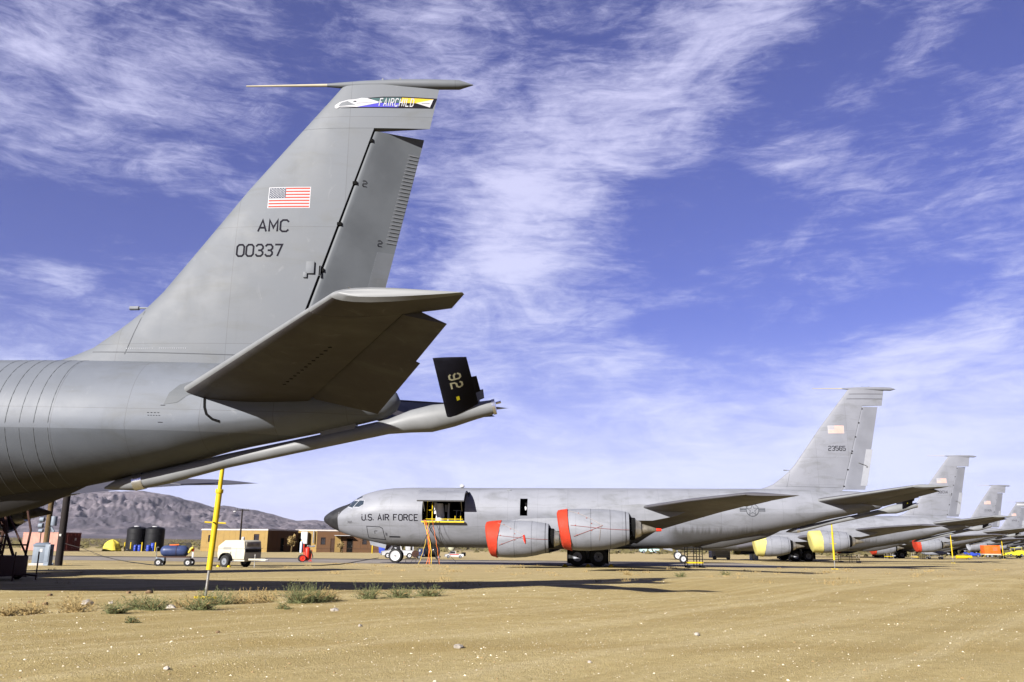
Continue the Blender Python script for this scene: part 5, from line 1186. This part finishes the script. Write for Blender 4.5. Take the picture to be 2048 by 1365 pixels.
for x, y, h, lab, cl in ((-35.3, 141.9, 2.9, 'spiky yellow-brown yucca tree at the corner of the tan building', 5), (-27.0, 141.2, 1.9, 'small dry yucca in front of the dark doors', 3)):
    t = at_ground('yucca_tree', lab, 'yucca', x, y); part('trunk', 'wood', t, lambda m_: m_.tube([(0, 0, 0), (.05, 0, h * .35), (.0, 0, h * .6)], [.14, .12, .08], 8))
    def cr(m_):
        for k in range(cl): foliage(m_, (random.uniform(-.45, .45), random.uniform(-.4, .4), h * random.uniform(.5, .85)), (.38, .38, .38), 90, .32)
    part('crown', 'weedy', t, cr)

# ---- vehicles and carts beyond the second aircraft
def pickup(x, y, rz, label, body='white', kit=True, s=1.):
    t = at_ground('utility_truck', label, 'truck', x, y, rz)
    pr = [(-2.1, .38), (-2.15, .85), (-1.25, .98), (-.75, 1.58), (.25, 1.62), (.42, 1.0), (2.1, .98), (2.12, .45), (1.7, .36)]
    part('body', body, t, lambda m_: m_.loft([[(a * s, w * s, z * s) for a, z in pr] for w in (-.8, -.82, .82, .8)]), .04)
    for sg in (-1, 1): part('side_window', 'window', t, lambda m_: m_.prism([(-1.05 * s, sg * .828 * s, 1.05 * s), (.2 * s, sg * .828 * s, 1.05 * s), (.12 * s, sg * .828 * s, 1.50 * s), (-.70 * s, sg * .828 * s, 1.50 * s)], (0, sg * .012, 0)))
    part('windscreen', 'window', t, lambda m_: m_.prism([(-1.24 * s, -.7 * s, 1.03 * s), (-1.24 * s, .7 * s, 1.03 * s), (-.80 * s, .66 * s, 1.53 * s), (-.80 * s, -.66 * s, 1.53 * s)], (-.02, 0, .012)))
    for sg in (-1, 1): part('headlight', 'chrome', t, lambda m_: m_.box((-2.14 * s, sg * .6 * s, .72 * s), (.04, .25 * s, .14 * s)))
    part('bumper', 'decalg', t, lambda m_: m_.box((-2.2 * s, 0, .48 * s), (.1, 1.6 * s, .16 * s)), .01)
    for xx in (-1.35, 1.35):
        for yy in (-.78, .78): lwheel(t, (xx * s, yy * s, .34 * s), .34 * s, .22 * s, 'white' if kit else 'decalg')
    return t


t = pickup(-12.0, 94.6, R(10), 'white utility truck with upright equipment half hidden by the nose wheel', s=.85)
[lbox('equipment_rack', 'white', t, c, d, .04) for c, d in (((1.0, 0, 1.25), (.5, 1.1, .9)), ((1.5, .1, 1.2), (.25, .8, .8)))]; part('rack_post', 'dark', t, lambda m_: (m_.tube([(.45, -.5, .8), (.45, -.5, 1.7)], .04, 6), m_.tube([(.1, -.5, .9), (.75, -.5, 1.45)], .03, 6)))
t = at_ground('tank_cart', 'black horizontal tank on a cart where the coloured door cables end', 'tank cart', -8.5, 91.8, R(12))
part('tank', 'tankb', t, lambda m_: m_.tube([(-.45, 0, .78), (-.35, 0, .78), (1.1, 0, .78), (1.2, 0, .78)], [.2, .5, .5, .2], 20)); part('pump_unit', 'navy', t, lambda m_: m_.box((-.75, 0, .65), (.55, .7, .8)), .03); part('chassis', 'dark', t, lambda m_: m_.box((0, 0, .25), (2.5, .8, .12))); part('reel', 'dkbrown', t, lambda m_: m_.tube([(-1.35, -.3, .5), (-1.35, .3, .5)], .38, 14)); part('shiny_cap', 'chrome', t, lambda m_: m_.ellipsoid((.45, -.48, .92), (.07, .04, .12)))
for xx in (-1.0, 1.0):
    for yy in (-.42, .42): lwheel(t, (xx, yy, .2), .2, .12, 'decalg')
lbox('control_board', 'white', t, (-.95, -.42, .85), (.14, .05, .2), .01)
t = pickup(-6.3, 99.8, R(4), 'small white service buggy carrying a round cream tank', kit=False, s=.5)
part('round_tank', 'cream', t, lambda m_: m_.ellipsoid((-.3, 0, 1.22), (.42, .40, .48))); part('rear_box', 'dark', t, lambda m_: m_.box((1.05, 0, .45), (.5, .7, .4)), .02); part('canopy', 'cab', t, lambda m_: m_.box((.45, 0, 1.42), (.8, .7, .25)), .02); part('red_stripe', 'red', t, lambda m_: m_.box((0, -.425, .42), (1.0, .02, .07)))
t = at_ground('step_stand', 'low grey metal step behind the nose wheel', 'step stand', -7.4, 65.9, R(5))
part('frame', 'steel', t, lambda m_: (m_.tube([(-.38, -.2, 0), (-.38, -.2, .36), (.38, -.2, .36), (.38, -.2, 0)], .02, 6), m_.tube([(-.38, .2, 0), (-.38, .2, .36), (.38, .2, .36), (.38, .2, 0)], .02, 6))); lbox('tread', 'decalg', t, (0, 0, .37), (.8, .42, .03), .003)

# cables from the cargo door to the tank cart
def hang(name, label, mt, p0, p1, sag, r=.028, side=0, cat='cable', grp='cables hanging from the open cargo door'):
    p0, p1 = Vector(p0), Vector(p1); pts = []
    for k in range(19):
        u_ = k / 18; p = p0.lerp(p1, u_); p.z -= sag * math.sin(math.pi * u_); p.x += side * math.sin(math.pi * u_) + .02 * math.sin(k * 1.7); pts.append(p)
    return tag(MB().tube(pts, r, 6).build(name, mt), label, cat, grp)


DW = p2.matrix_basis if False else (Matrix.Translation(p2.location) @ Matrix.Rotation(Y2, 4, 'Z'))
def on2(s, l, z): return DW @ V3(s, l, z)
g_ = gz(-5.6, 60.2)
hang('power_cable', 'thick orange cable dropping straight from the door sill, leftmost', 'ocable', on2(7.85, 1.95, 2.98), (-5.55, 61.0, g_ + .03), .0, .026, .10); hang('power_cable', 'orange cable curving beside the thick one', 'ocable', on2(7.95, 1.95, 2.95), (-5.75, 60.9, g_ + .03), .1, .02, .28)
hang('power_cable', 'thin orange cable hanging alone from the middle of the sill', 'ocable', on2(8.42, 1.95, 2.95), (-4.85, 61.0, g_ + .03), 0, .014, .02); hang('air_hose', 'ochre hose crossing behind the orange cables', 'ycable', on2(8.2, 1.95, 2.9), (-6.3, 61.0, g_ + .03), .25, .018, .05, 'hose'); hang('air_hose', 'ochre hose hanging nearest the ladder', 'ycable', on2(7.8, 1.96, 2.9), (-5.4, 60.8, g_ + .03), .1, .026, .2, 'hose')
hang('power_cable', 'black cable slanting left from the door sill', 'cable', on2(8.7, 1.96, 2.9), (-6.9, 61.0, g_ + .03), -.05, .016); hang('power_cable', 'black cable bowed right from the door sill', 'cable', on2(8.9, 1.96, 2.9), (-3.6, 61.4, g_ + .03), .3, .014, -.2); hang('power_cable', 'dark thick cable swinging down to the black tank', 'cable', on2(7.9, 1.97, 2.6), (-4.9, 61.2, g_ + .03), .2, .035, .1)
# door furniture
t = thing('access_ladder', 'yellow ladder frame standing inside the open cargo door', 'ladder', on2(8.05, 1.1, 2.93), Y2)
part('rail', 'yel', t, lambda m_: (m_.tube([(-.18, 0, 0), (-.18, 0, 1.35), (.2, 0, 1.35), (.2, 0, 0)], .035, 6), m_.tube([(-.18, 0, .75), (.2, 0, .75)], .03, 6))); part('low_rail', 'yel', t, lambda m_: m_.tube([(-.2, -.3, .12), (2.45, -.3, .12)], .03, 6))
for xx in (1.9, 2.3): part('stanchion', 'yel', t, lambda m_: m_.tube([(xx, -.3, 0), (xx, -.3, .35)], .03, 6))
t = thing('sheeted_bundle', 'white sheeting over gear inside the open cargo door', 'covered gear', on2(8.75, .9, 2.93), Y2)
part('sheet', 'foil', t, lambda m_: (m_.loft([[((.30 + .06 * math.sin(3 * a + z * 3)) * (1.05 - z * .22) * math.cos(a), .25 * math.sin(a), z) for a in [2 * math.pi * k / 16 for k in range(16)]] for z in (0, .4, .8, 1.1, 1.22)]))); part('side_sheet', 'foil', t, lambda m_: m_.loft([[(-.32 + .12 * math.cos(a), .1 * math.sin(a), z) for a in [2 * math.pi * k / 8 for k in range(8)]] for z in (.5, 1.3)])); part('pale_post', 'light', t, lambda m_: m_.tube([(.62, .0, 0), (.66, 0, 1.25)], .07, 8)); part('rack', 'decalg', t, lambda m_: (m_.box((.45, .1, .9), (.2, .1, .5)), m_.box((1.3, .1, .75), (.7, .06, .04)), m_.box((1.2, .1, .35), (.05, .06, .8)), m_.box((1.5, .1, .4), (.05, .06, .75))))
# ground cable snaking from the container to the far truck
gp = [(-61.8, 121, 1.2), (-50, 103, .6), (-38, 82, .1), (-30.3, 67.6, .03), (-25, 58, .03), (-20.4, 50.6, .03), (-17.6, 51.6, .03), (-14.5, 53.2, .03), (-11.7, 54.5, .03), (-11.2, 58, .03), (-11.5, 63.6, .03), (-12.4, 74, .03), (-13.4, 86, .03), (-13.6, 92, .05)]
pts = []
for i in range(len(gp) - 1):
    for k in range(5):
        u_ = k / 5; x, y, z = [gp[i][j] + (gp[i + 1][j] - gp[i][j]) * u_ for j in range(3)]; pts.append((x, y, gz(x, y) + z))
tag(MB().tube(pts, .028, 5).build('power_cable', 'cable'), 'long black cable trailing over the dirt from the red container', 'cable')

# ---- around the second aircraft and along the row
for (s, l, lab) in ((18.0 - .22, 3.95, 'yellow chock ahead of the black main wheels under the red covers'), (19.3, 3.95, 'yellow chock between the two black main wheels under the red covers'), (20.62 + .2, 3.95, 'yellow chock behind the black main wheels under the red covers')):
    p = on2(s, l, 0); k = tag(MB().prism([(-.2, -.1, 0), (.2, -.1, 0), (.06, -.1, .2), (-.06, -.1, .2)], (0, .3, 0)).build('wheel_chock', 'yel', bevel=.01), lab, 'wheel chock', 'yellow chocks under the lettered aircraft'); k.location = (p.x, p.y, gz(p.x, p.y))
def workstand(x, y, rz, label, mt='dkbrown', w=1.7, tank=True, ym=True, h=1.35):
    t = at_ground('work_stand', label, 'work stand', x, y, rz)
    for xx in (-w * .25, w * .12, w * .36):
        for yy in (-.35, .35): part('post', mt, t, lambda m_: m_.tube([(xx, yy, 0), (xx, yy, h)], .03, 6))
    part('rail', mt, t, lambda m_: [m_.tube([(-w * .25, yy, z), (w * .36, yy, z)], .022, 6) for yy in (-.35, .35) for z in (h * .55, h * .8, h)]); part('deck', 'yel' if ym else mt, t, lambda m_: m_.box((w * .06, 0, .34), (w * .66, .74, .1)), .01); part('foot', mt, t, lambda m_: (m_.box((-w * .2, 0, .06), (.16, .95, .1)), m_.box((w * .38, 0, .06), (.16, .95, .1))))
    if tank: lwheel(t, (-w * .42, -.3, .58), .28, .12, 'white', hr=.6)
    return t
workstand(12.5, 60.2, R(4), 'dark stand with a spare wheel on it, by itself behind the black main wheels', 'dark')
t = at_ground('box_trailer', 'low off-white box trailer standing beyond the lettered aircraft', 'trailer', 26.2, 110, R(10)); part('body', 'comp', t, lambda m_: m_.box((0.3, 0, .68), (1.9, 1.2, .85)), .03); part('cab', 'white', t, lambda m_: m_.box((-.9, 0, .75), (.5, 1.1, 1.0)), .06); part('side_groove', 'decalg', t, lambda m_: [m_.box((.3, -.602, z), (1.8, .01, .02)) for z in (.55, .8)])
for xx in (-.8, 1.0): lwheel(t, (xx, -.5, .25), .25, .16, 'decalg')
pickup(29.4, 185, R(0), 'far-off pale green truck seen beneath the rear fuselage', body='teal2', s=.95, kit=False)
for dx, lab in ((0, 'left of two pale blue drums near the yellow engine covers'), (.55, 'right of two pale blue drums near the yellow engine covers')):
    t = at_ground('barrel', lab, 'barrel', 29.6 + dx, 107.5, 0, 'pale drums in the row'); part('drum', 'ltblue', t, lambda m_: m_.tube([(0, 0, 0), (0, 0, .75)], .26, 14), .02); part('cap', 'white', t, lambda m_: m_.tube([(0, 0, .75), (0, 0, .79)], .05, 8))
workstand(38.2, 99.5, R(0), 'wide olive work platform lying under the tail beyond the yellow engine covers', 'exh', 3.4, False, True, .85)
workstand(64.5, 139, R(0), 'yellow-decked work platform left of the grey drop tank', 'exh', 2.8, False, True, 1.0); workstand(61.0, 141.5, R(10), 'small platform tucked under the red engine covers', 'exh', 1.8, False, True, .9)
t = at_ground('tank_dolly', 'long pale grey tank lying on a dolly under the far wing', 'tank dolly', 68.7, 142, R(0)); part('tank', 'nac', t, lambda m_: m_.tube([(-2.1, 0, .95), (-1.6, 0, .95), (0, 0, .95), (1.4, 0, .95), (2.1, 0, .95)], [.05, .28, .36, .3, .04], 16)); part('dolly', 'exh', t, lambda m_: (m_.box((0, 0, .42), (2.6, .6, .1)), m_.box((-.9, 0, .6), (.1, .5, .3)), m_.box((.9, 0, .6), (.1, .5, .3))))
for xx in (-1.0, 1.0):
    for yy in (-.4, .4): lwheel(t, (xx, yy, .22), .22, .12, 'white')
t = at_ground('equipment_box', 'bright orange box body on a low wheeled trailer', 'equipment box', 94.3, 172, R(-4)); part('box_body', 'orange', t, lambda m_: m_.box((0, 0, 1.55), (3.0, 1.8, 1.6)), .04); part('bed', 'comp', t, lambda m_: m_.box((0, 0, .62), (3.1, 1.9, .22)), .02); part('door', 'orange', t, lambda m_: m_.box((-.6, -.92, 1.5), (1.0, .03, 1.3)), .01); part('stencil', 'decalg', t, lambda m_: [m_.box((.55, -.905, 1.85 - k * .22), (.8, .012, .05)) for k in range(3)])
for xx in (-1.0, -.2, 1.0): lwheel(t, (xx, -.75, .32), .32, .24, 'decalg')
t = at_ground('tow_tractor', 'flat blue tow tractor just left of the orange box', 'tow tractor', 90.6, 172, R(0)); part('body', 'bbar', t, lambda m_: m_.loft([[(-1.3, w, .35), (-1.3, w, .95), (-.2, w, 1.0), (.2, w, .80), (1.3, w, .80), (1.3, w, .35)] for w in (-.7, .7)]), .04); part('seat', 'dark', t, lambda m_: m_.box((.4, 0, 1.0), (.5, .6, .35)), .05); part('bumper', 'dark', t, lambda m_: m_.box((0, 0, .3), (2.8, 1.2, .14)))
for xx in (-.8, .8): lwheel(t, (xx, -.65, .3), .3, .22, 'decalg')
t = at_ground('tow_bar', 'thick yellow tow bar lying on the dirt left of the blue tractor', 'tow bar', 75.0, 145, R(0)); part('tube', 'yel', t, lambda m_: m_.tube([(-1.3, 0, .34), (1.3, 0, .34)], .26, 16), .03); part('axle', 'dark', t, lambda m_: m_.box((.6, 0, .12), (.12, .8, .1))); part('towing_eye', 'steel', t, lambda m_: m_.tube([(1.3, 0, .34), (1.6, 0, .3)], .07, 8))
for yy in (-.4, .4): lwheel(t, (1.6 * 0 + .6, yy, .14), .14, .1, 'decalg')
t = at_ground('baggage_tractor', 'yellow tractor with a low seat at the far right edge', 'tractor', 105.8, 184, R(5)); part('body', 'ylab', t, lambda m_: m_.loft([[(-1.9, w, .4), (-1.9, w, .8), (-.4, w, 1.0), (.6, w, 1.35), (1.7, w, 1.35), (1.8, w, .4)] for w in (-.75, .75)]), .05); part('seat', 'dark', t, lambda m_: m_.box((.1, 0, 1.25), (.4, .6, .5)), .05); part('canopy', 'ylab', t, lambda m_: m_.box((.6, 0, 1.95), (1.8, 1.4, .06)), .01); part('canopy_post', 'yel', t, lambda m_: [m_.tube([(a, b, 1.0), (a, b, 1.95)], .03, 6) for a in (-.2, 1.4) for b in (-.6, .6)])
for xx in (-1.2, 1.1): lwheel(t, (xx, -.72, .36), .36, .24, 'decalg')
workstand(98.0, 181, R(0), 'yellow platform between the orange box and the yellow tractor', 'yel', 3.0, False, True, 1.1)

# ---- weeds, rocks, gravel
W_ = [(-7.15, 12.76, .34, 1, 'brown weed clump at the far left edge'), (-7.13, 13.34, .5, 1, 'sprawling dry weed, second from the left edge'), (-6.68, 13.75, .55, 1, 'brown and green weed left of the green clumps'), (-5.94, 13.49, .4, 0, 'low green weed left of the grey stone'),
      (-6.08, 14.61, .5, 0, 'green weed behind the bluish grey stone'), (-5.69, 14.26, .55, 0, 'broad green weed just left of the yellow pole foot'), (-5.81, 16.01, .5, 1, 'straw-coloured weed beside the pole foot'), (-4.97, 14.35, .6, 0, 'bushy green weed in front of the yellow pole foot'), (-5.21, 16.1, .6, 0, 'tall green weed right of the yellow pole foot'),
      (-4.92, 16.39, .55, 1, 'pale weed beyond the tall one by the pole'), (-4.58, 16.71, .5, 1, 'thin straw weed in the middle of the strip'), (-3.86, 16.29, .75, 0, 'largest green weed clump in the middle of the strip'), (-3.63, 16.58, .7, 0, 'dense green weed touching the largest clump'), (-3.44, 16.88, .5, 1, 'short weed right of the largest clump'),
      (-2.79, 17.69, .6, 0, 'green weed third from the right end of the strip'), (-2.22, 18.08, .55, 0, 'green weed second from the right end'), (-1.68, 18.64, .55, 0, 'last green weed at the right end of the strip'), (-5.13, 12.17, .18, 0, 'small dark weed alone in the dirt at left'), (-3.75, 14.82, .2, 0, 'tiny dark weed right of the pole clumps'),
      (7.6, 39.2, .5, 0, 'low weed on the edge of the long shadow at right'), (10.5, 43.0, .5, 0, 'low weed right of the long shadow'), (5.4, 40.5, .4, 1, 'dry weed near the tip of the long shadow')]
for i, (x, y, r_, kd, lab) in enumerate(W_):
    t = at_ground('weed_clump', lab, 'weed', x, y, 0, 'weeds along the edge of the dirt road'); mb = MB(); r_ *= .68; n_ = int(135 * (r_ / .5)); hh = r_ * .5
    for k in range(n_):
        a = random.uniform(0, 2 * math.pi); el_ = random.uniform(.15, 1.45); d0 = Vector((math.cos(a) * math.cos(el_) * 1.35, math.sin(a) * math.cos(el_), math.sin(el_) * .75)); ln = r_ * random.uniform(.35, 1.0); c0 = Vector((random.gauss(0, .22) * r_, random.gauss(0, .15) * r_, -.01)); p_ = c0.copy(); dd = d0.copy()
        for j in range(4):
            dd = (dd + Vector((random.gauss(0, .25), random.gauss(0, .25), random.gauss(.08, .2)))).normalized(); q_ = p_ + dd * ln / 4; w_ = dd.cross(Vector((0, 1, .2))).normalized() * (.0035 - .0006 * j); mb.quad([p_ - w_, p_ + w_, q_ + w_ * .8, q_ - w_ * .8])
            for _ in range(3):
                c = p_.lerp(q_, random.random()); d = Vector((random.gauss(0, 1), random.gauss(0, 1), random.gauss(.4, .6))).normalized() * random.uniform(.015, .045); f_ = d.cross(Vector((random.gauss(0, 1), 1, 0))).normalized() * .0045; mb.quad([c, c + d * .5 + f_, c + d, c + d * .5 - f_])
            p_ = q_
    mb.build('foliage', 'weedy' if kd else 'weed', t); mb = MB()
    for k in range(14): a = random.uniform(0, 6.28); mb.tube([(0, 0, -.02), (math.cos(a) * r_ * .4, math.sin(a) * r_ * .4, hh * .5), (math.cos(a) * r_ * .7, math.sin(a) * r_ * .7, hh * random.uniform(.4, 1.0))], [.007, .005, .002], 4)
    mb.build('stem', 'weedy', t)


def rock_mesh(mb, c, r, seed, flat=.6):
    bm = bmesh.new(); bmesh.ops.create_icosphere(bm, subdivisions=2, radius=1)
    for v_ in bm.verts: v_.co *= 1 + .35 * noise.noise(v_.co * 1.1 + Vector((seed * 3.1, 0, 0))) + .12 * noise.noise(v_.co * 3 + Vector((0, seed, 0)))
    b = len(mb.v); mb.v += [(c[0] + v_.co.x * r, c[1] + v_.co.y * r * .8, c[2] + v_.co.z * r * flat) for v_ in bm.verts]
    for f in bm.faces: mb.f.append(tuple(b + v_.index for v_ in f.verts)); mb.m.append(0)
    bm.free()


RK = [(-5.9, 15.56, .13, 'rock', 'bluish grey stone among the weeds left of the yellow pole'), (-8.33, 17.6, .17, 'rock', 'large grey stone in the dirt at left'), (-9.06, 17.4, .10, 'rockd', 'flat brown stone near the left edge'), (-10.6, 20.5, .09, 'rockd', 'small brown stone just below the belly shadow at left'), (-8.85, 21.8, .13, 'rockd', 'pale tan clod at the edge of the shadow'), (-9.3, 21.7, .10, 'rockd', 'brown clod touching the shadow, left of the pale one'),
      (-8.0, 17.9, .07, 'rock', 'little white stone left of the green weeds'), (-2.86, 14.59, .10, 'rock', 'white stone right of the largest weed clump'), (-2.0, 12.03, .05, 'rock', 'grey pebble alone right of centre-left'), (-3.59, 11.06, .045, 'rockd', 'dark brown pebble in the middle foreground'), (-0.55, 9.91, .075, 'rock', 'cream stone near the middle of the foreground'), (2.35, 11.19, .06, 'rock', 'pale stone right of centre in the road'), (-2.97, 7.86, .045, 'rock', 'white stone near the bottom left'), (-2.55, 7.18, .05, 'rockd', 'dark stone at the bottom edge'), (0.79, 8.81, .035, 'rock', 'small pale stone low in the middle'), (-9.8, 18.2, .07, 'rockd', 'brown pebble near the left edge')]
for i, (x, y, r_, mt, lab) in enumerate(RK):
    r_ *= .72; mb = MB(); rock_mesh(mb, (0, 0, r_ * .25), r_, i); o = mb.build('rock', mt, sharp=30); o.location = (x, y, gz(x, y)); o.rotation_euler.z = i; tag(o, lab, 'rock', 'stones on the dirt')


def gravel(name, n, gen, mt, size):
    mb = MB(); rnd = random.Random(5 + n)
    for k in range(n):
        x, y = gen(rnd); r_ = size * rnd.uniform(.4, 1.0) * (1 + (rnd.random() < .06) * 1.3); z = gz(x, y) if y < 26 else gz(x, y); a = rnd.uniform(0, 3.1); b = len(mb.v); c, s_ = math.cos(a), math.sin(a)
        for (px, py, pz) in ((-1, -.5, -.2), (.3, -.9, -.1), (1.1, 0, -.2), (.2, .8, -.1), (-.8, .6, -.2), (-.2, -.2, .55), (.4, .2, .42)):
            px *= rnd.uniform(.7, 1.2); py *= rnd.uniform(.7, 1.2); mb.v.append((x + (px * c - py * s_) * r_, y + (px * s_ + py * c) * r_ * .8, z + pz * r_))
        for f in ((0, 1, 5), (1, 6, 5), (1, 2, 6), (2, 3, 6), (3, 5, 6), (3, 4, 5), (4, 0, 5)): mb.f.append(tuple(b + q for q in f)); mb.m.append(0)
    o = mb.build(name, mt, sharp=20, recalc=False); o['kind'] = 'stuff'; return o


def gen_near(rnd):
    y = 6.5 + 15 * rnd.random() ** .9; x = y * (-.72 + 1.44 * rnd.random() ** 1.6); return x, y
def gen_mid(rnd):
    y = 15 + 40 * rnd.random() ** 1.3; return (-.68 + 1.36 * rnd.random() ** 1.5) * y, y
mat('gravel_pale', (.54, .48, .36), .9, var=.3, scale=2.); mat('gravel_brown', (.22, .15, .07), .9, var=.3, scale=2.)
gravel('gravel', 7500, gen_near, MATS['gravel_pale'], .0095); gravel('gravel', 8000, gen_near, MATS['gravel_brown'], .010); gravel('gravel', 1500, gen_mid, MATS['gravel_pale'], .016)


def scrub():
    mb = MB(); rnd = random.Random(3)
    for k in range(2600):
        y = 165 + 900 * rnd.random() ** 1.7; x = rnd.uniform(-.75, .75) * y; h = rnd.uniform(.3, 1.0); c = Vector((x, y, gz(x, y) + h * .4))
        for _ in range(7):
            d = Vector((rnd.gauss(0, .45), rnd.gauss(0, .3), rnd.gauss(0, .28))) * h; a = Vector((rnd.uniform(.3, .7), rnd.uniform(-.3, .3), rnd.uniform(-.2, .3))) * h; b = Vector((rnd.uniform(-.2, .2), 0, rnd.uniform(.25, .5))) * h
            mb.quad([c + d - a, c + d - b * .6, c + d + a, c + d + b])
    o = mb.build('scrub', 'scrub'); o['kind'] = 'stuff'
    mb = MB()
    for k in range(150):       # dry tufts on the lot and between the aircraft
        y = 24 + 60 * rnd.random(); x = rnd.uniform(-.2, .75) * y if rnd.random() < .8 else rnd.uniform(-.7, .7) * y
        if 62 < y < 88: y = 40 + rnd.random() * 20
        for _ in range(16):
            a = rnd.uniform(0, 6.28); p = Vector((x + rnd.gauss(0, .14), y + rnd.gauss(0, .12), gz(x, y) - .01)); d = Vector((math.cos(a) * .1, math.sin(a) * .1, rnd.uniform(.04, .16))); w_ = Vector((.006, 0, 0)) * (y / 20); mb.quad([p - w_, p + w_, p + d])
    o = mb.build('dry_grass', 'weedy'); o['kind'] = 'stuff'


scrub()

# ---- the dusty desert air
mb = MB(); mb.box((0, 5700, 700), (17000, 12600, 1418)); hz = mb.build('haze', M['dark']); hz.data.materials.clear(); hz['kind'] = 'stuff'
hm = bpy.data.materials.new('haze_air'); hm.use_nodes = True; nt = hm.node_tree; nt.nodes.clear(); vo = nt.nodes.new('ShaderNodeVolumePrincipled'); vo.inputs['Color'].default_value = (.80, .82, .95, 1); vo.inputs['Density'].default_value = 1.1e-5; vo.inputs['Anisotropy'].default_value = .2
ou = nt.nodes.new('ShaderNodeOutputMaterial'); nt.links.new(vo.outputs[0], ou.inputs['Volume']); hz.data.materials.append(hm)
